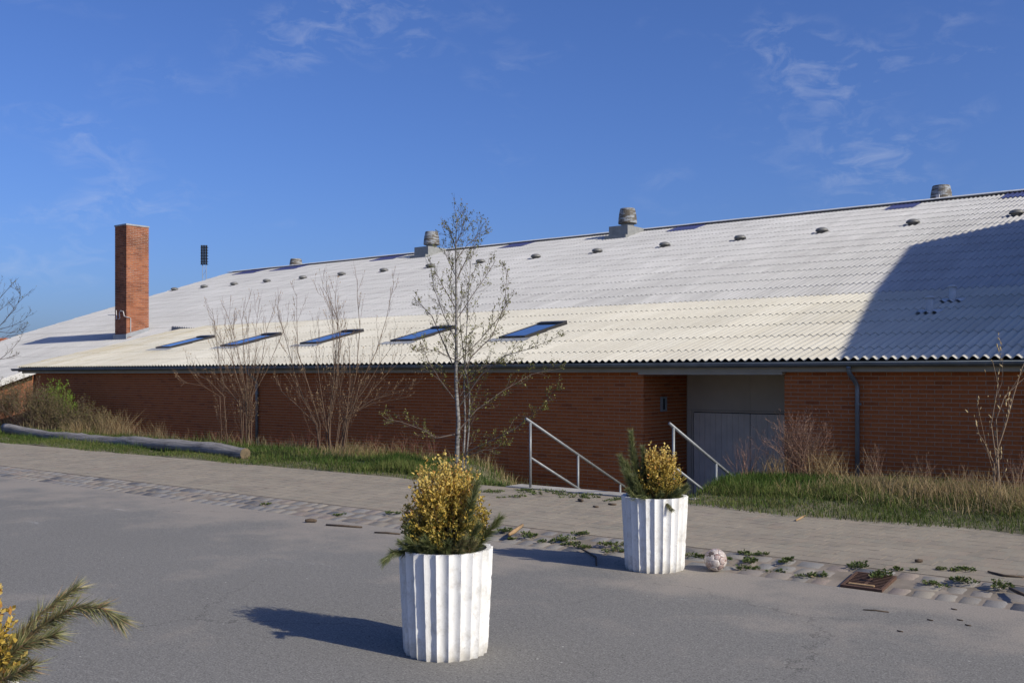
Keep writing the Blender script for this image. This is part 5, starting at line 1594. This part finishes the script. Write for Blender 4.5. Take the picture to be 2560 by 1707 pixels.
for i, (px, py, r_, h_) in enumerate(weeds):
    z = 0.03
    p = G(px, py, z); z = zs(p[1]) if Y_ASP < p[1] < Y_SET else (Z_PAV if p[1] >= Y_SET else 0)
    p = G(px, py, z)
    def nth(lo, hi): return ORD[sorted(w_[0] for k_, w_ in enumerate(weeds) if lo <= w_[0] < hi and k_ != 18).index(px)]
    if i == 18:
        lab, gp = 'bushy dark green weed growing over the right side of the drain grate', None
    elif px < 1100:
        lab, gp = 'tiny green weed between the setts, ' + nth(0, 1100) + ' from the left before the near planter', 'tiny weeds in the left gutter'
    elif px < 1600:
        lab, gp = nth(1100, 1600) + ' low weed from the near planter, in the gutter between the planters', 'weeds between the planters'
    elif px < 2060:
        lab, gp = nth(1600, 2060) + ' low weed from the far planter, between it and the drain grate', 'weeds beside the football'
    else:
        lab, gp = nth(2060, 2600) + ' low weed among the setts counting right from the drain grate', 'weeds around the drain'
    weed((float(p[0]), float(p[1]), float(p[2])), r_ * 0.85, h_ * 0.8, int(190 * r_ / 0.1), 200 + i, lab, gp)
flat_weeds = ((1252, 1231, .22), (1285, 1243, .13), (1370, 1232, .25), (1440, 1239, .25), (1310, 1227, .2), (1550, 1250, .15), (1470, 1244, .1))
for i, (px, py, r_) in enumerate(flat_weeds):
    p = G(px, py, Z_PAV)
    weed((float(p[0]), float(p[1]), Z_PAV), r_, 0.02, int(140 * r_ / 0.1), 240 + i, ORD[sorted(q[0] for q in flat_weeds).index(px)] + ' flat green weed from the left on the paving before the steps', 'weeds in front of the steps')
def stick(pxs, r_, mat, label, name='stick', cat='stick', group=None, z=None):
    P = []
    for a, b_ in pxs:
        p = G(a, b_, 0.0); zz_ = zs(p[1]) if Y_ASP < p[1] < Y_SET else (Z_PAV if p[1] >= Y_SET else 0)
        p = G(a, b_, zz_ + r_); P.append(p)
    m_ = MB(); n_ = len(P)
    m_.tube(P, [r_ * (0.8 if i in (0, n_ - 1) else 1.1) for i in range(n_)], 6)
    for i in range(len(m_.V)):
        pass
    o_ = link(name, m_.me(name, True), mat); tag(o_, label, cat, group)
stick(((815, 1311), (850, 1313), (905, 1317)), 0.012, 'stick', 'long brown stick at the asphalt edge left of the near planter')
stick(((936, 1330), (965, 1331), (1000, 1334)), 0.010, 'stick', 'thin brown stick touching the left side of the near planter')
stick(((2325, 1524), (2360, 1526), (2398, 1531)), 0.006, 'stick', 'thin twig on the asphalt below the drain grate') if False else None
stick(((2158, 1523), (2190, 1525), (2222, 1529)), 0.005, 'stick', 'thin twig on the asphalt below the drain grate')
stick(((2470, 1428), (2510, 1438), (2560, 1441)), 0.010, 'stick', 'dark curved stick on the paving at the right edge')
stick(((2525, 1470), (2545, 1480), (2565, 1488)), 0.014, 'stick', 'thick dark stick at the gutter on the right edge')
stick(((1272, 1336), (1285, 1328), (1306, 1312)), 0.022, 'tanwood', 'pale split piece of wood just right of the near planter', 'wood_piece', 'wood')
stick(((764, 1301), (775, 1300), (790, 1301)), 0.024, 'stick', 'dark brown pine cone lump by the gutter left of the near planter', 'bark_lump', 'bark')
stick(((1446, 1248), (1452, 1250), (1457, 1251)), 0.020, 'stick', 'small dark lump on the paving in front of the steps', 'bark_lump', 'bark')
stick(((1521, 1259), (1531, 1260), (1541, 1260)), 0.014, 'stick', 'short dark twig on the paving left of the far planter')
stick(((1483, 1265), (1490, 1266), (1497, 1266)), 0.012, 'stick', 'tiny brown twig on the paving before the steps')
stick(((1450, 1370), (1470, 1380), (1490, 1392), (1491, 1412)), 0.008, 'stick', 'bent twig in the shadow left of the far planter')
stick(((1990, 1300), (2000, 1295), (2012, 1288)), 0.012, 'tanwood', 'pale chip of wood at the grass edge', 'wood_piece', 'wood')
stick(((2288, 1401), (2297, 1401), (2306, 1401)), 0.016, 'stick', 'dark lump on the paving above the drain grate', 'bark_lump', 'bark')
for i, (px, py) in enumerate(((2400, 1547), (2325, 1547), (2385, 1520), (2250, 1575), (2420, 1560))):
    stick(((px - 7, py), (px, py + 2), (px + 8, py + 3)), 0.0045, 'stick', ('first second third fourth fifth'.split()[sorted((2400, 2325, 2385, 2250, 2420)).index(px)]) + ' dark scrap from the left on the asphalt below the gutter, far right', 'litter', 'litter', 'scraps on the asphalt')

# ================================================================== far things
# floodlight mast behind the roof
ZM = 290.0
mb = AZ(511, 937, ZM); 
ms = thing('floodlight_mast', (mb[0], mb[1], -1.5), 'distant stadium floodlight mast beyond the roof', 'floodlight')
top = float(AZ(511, 613, ZM)[2]); bot = float(AZ(511, 662, ZM)[2])
la = MB(); hw = 0.55
def mp(a, z, dpt=0.0): return np.array([mb[0], mb[1], z]) + RGT * a + FWD * dpt
for a in (-hw, hw):
    la.tube([mp(a, -1.5), mp(a, top - 0.5)], 0.09, 5)
nz = 24
for i in range(nz):
    z0 = bot - (i + 1) * 1.6; z1 = bot - i * 1.6; s_ = 1 if i % 2 else -1
    la.tube([mp(-hw * s_, z0), mp(hw * s_, z1)], 0.05, 4)
la.obj('lattice', 'mast', ms)
for i in range(7):
    z = bot + (top - bot) * (i + 0.5) / 7
    r_ = MB(); r_.box(-1.08, 1.08, -0.2, 0.2, -0.09, 0.09)
    pl = link('platform', mesh('platform', [tuple(mp(v[0], z - 0.30 + v[2], v[1])) for v in r_.V], r_.F), 'lamp', ms)
    for k_ in (-0.66, 0.0, 0.66):
        b_ = MB(); b_.box(-0.24, 0.24, -0.3, 0.1, -0.28, 0.27)
        link('lamp', mesh('lamp', [tuple(mp(v[0] + k_, z + 0.08 + v[2], v[1] - 0.2)) for v in b_.V], b_.F), 'lamp', ms)
# house with an orange tiled roof far left
ZH = 95.0
a0, a1 = AZ(-160, 846, ZH), AZ(27, 845, ZH)
hs = thing('far_house', (float(a0[0]), float(a0[1]), -1.5), 'orange tiled roof of a distant house at the left edge', 'house')
rf = MB(); zr_ = float(a1[2])
q0, q1 = np.array([a0[0], a0[1], 0]), np.array([a1[0], a1[1], 0])
V = [q0 + UP * zr_, q1 + UP * zr_, q1 - FWD * 4 + UP * (zr_ - 2.6), q0 - FWD * 4 + UP * (zr_ - 2.6), q1 + FWD * 4 + UP * (zr_ - 2.6), q0 + FWD * 4 + UP * (zr_ - 2.6)]
rf.add(V, [(0, 1, 2, 3), (1, 0, 5, 4)]); rf.obj('roof', 'tile_red', hs)
wl_ = MB(); c_ = [q0 - FWD * 3.6, q1 - FWD * 3.6 - RGT * 0.3, q1 + FWD * 3.6 - RGT * 0.3, q0 + FWD * 3.6]
V = [p + UP * z for z in (-1.5, zr_ - 2.5) for p in c_] + [q0 + UP * (zr_ - 0.1), q1 - RGT * 0.3 + UP * (zr_ - 0.1)]
wl_.add(V, [(0, 1, 5, 4), (1, 2, 6, 9, 5), (2, 3, 7, 6), (3, 0, 4, 8, 7)]); wl_.obj('wall', 'hall_wall', hs)
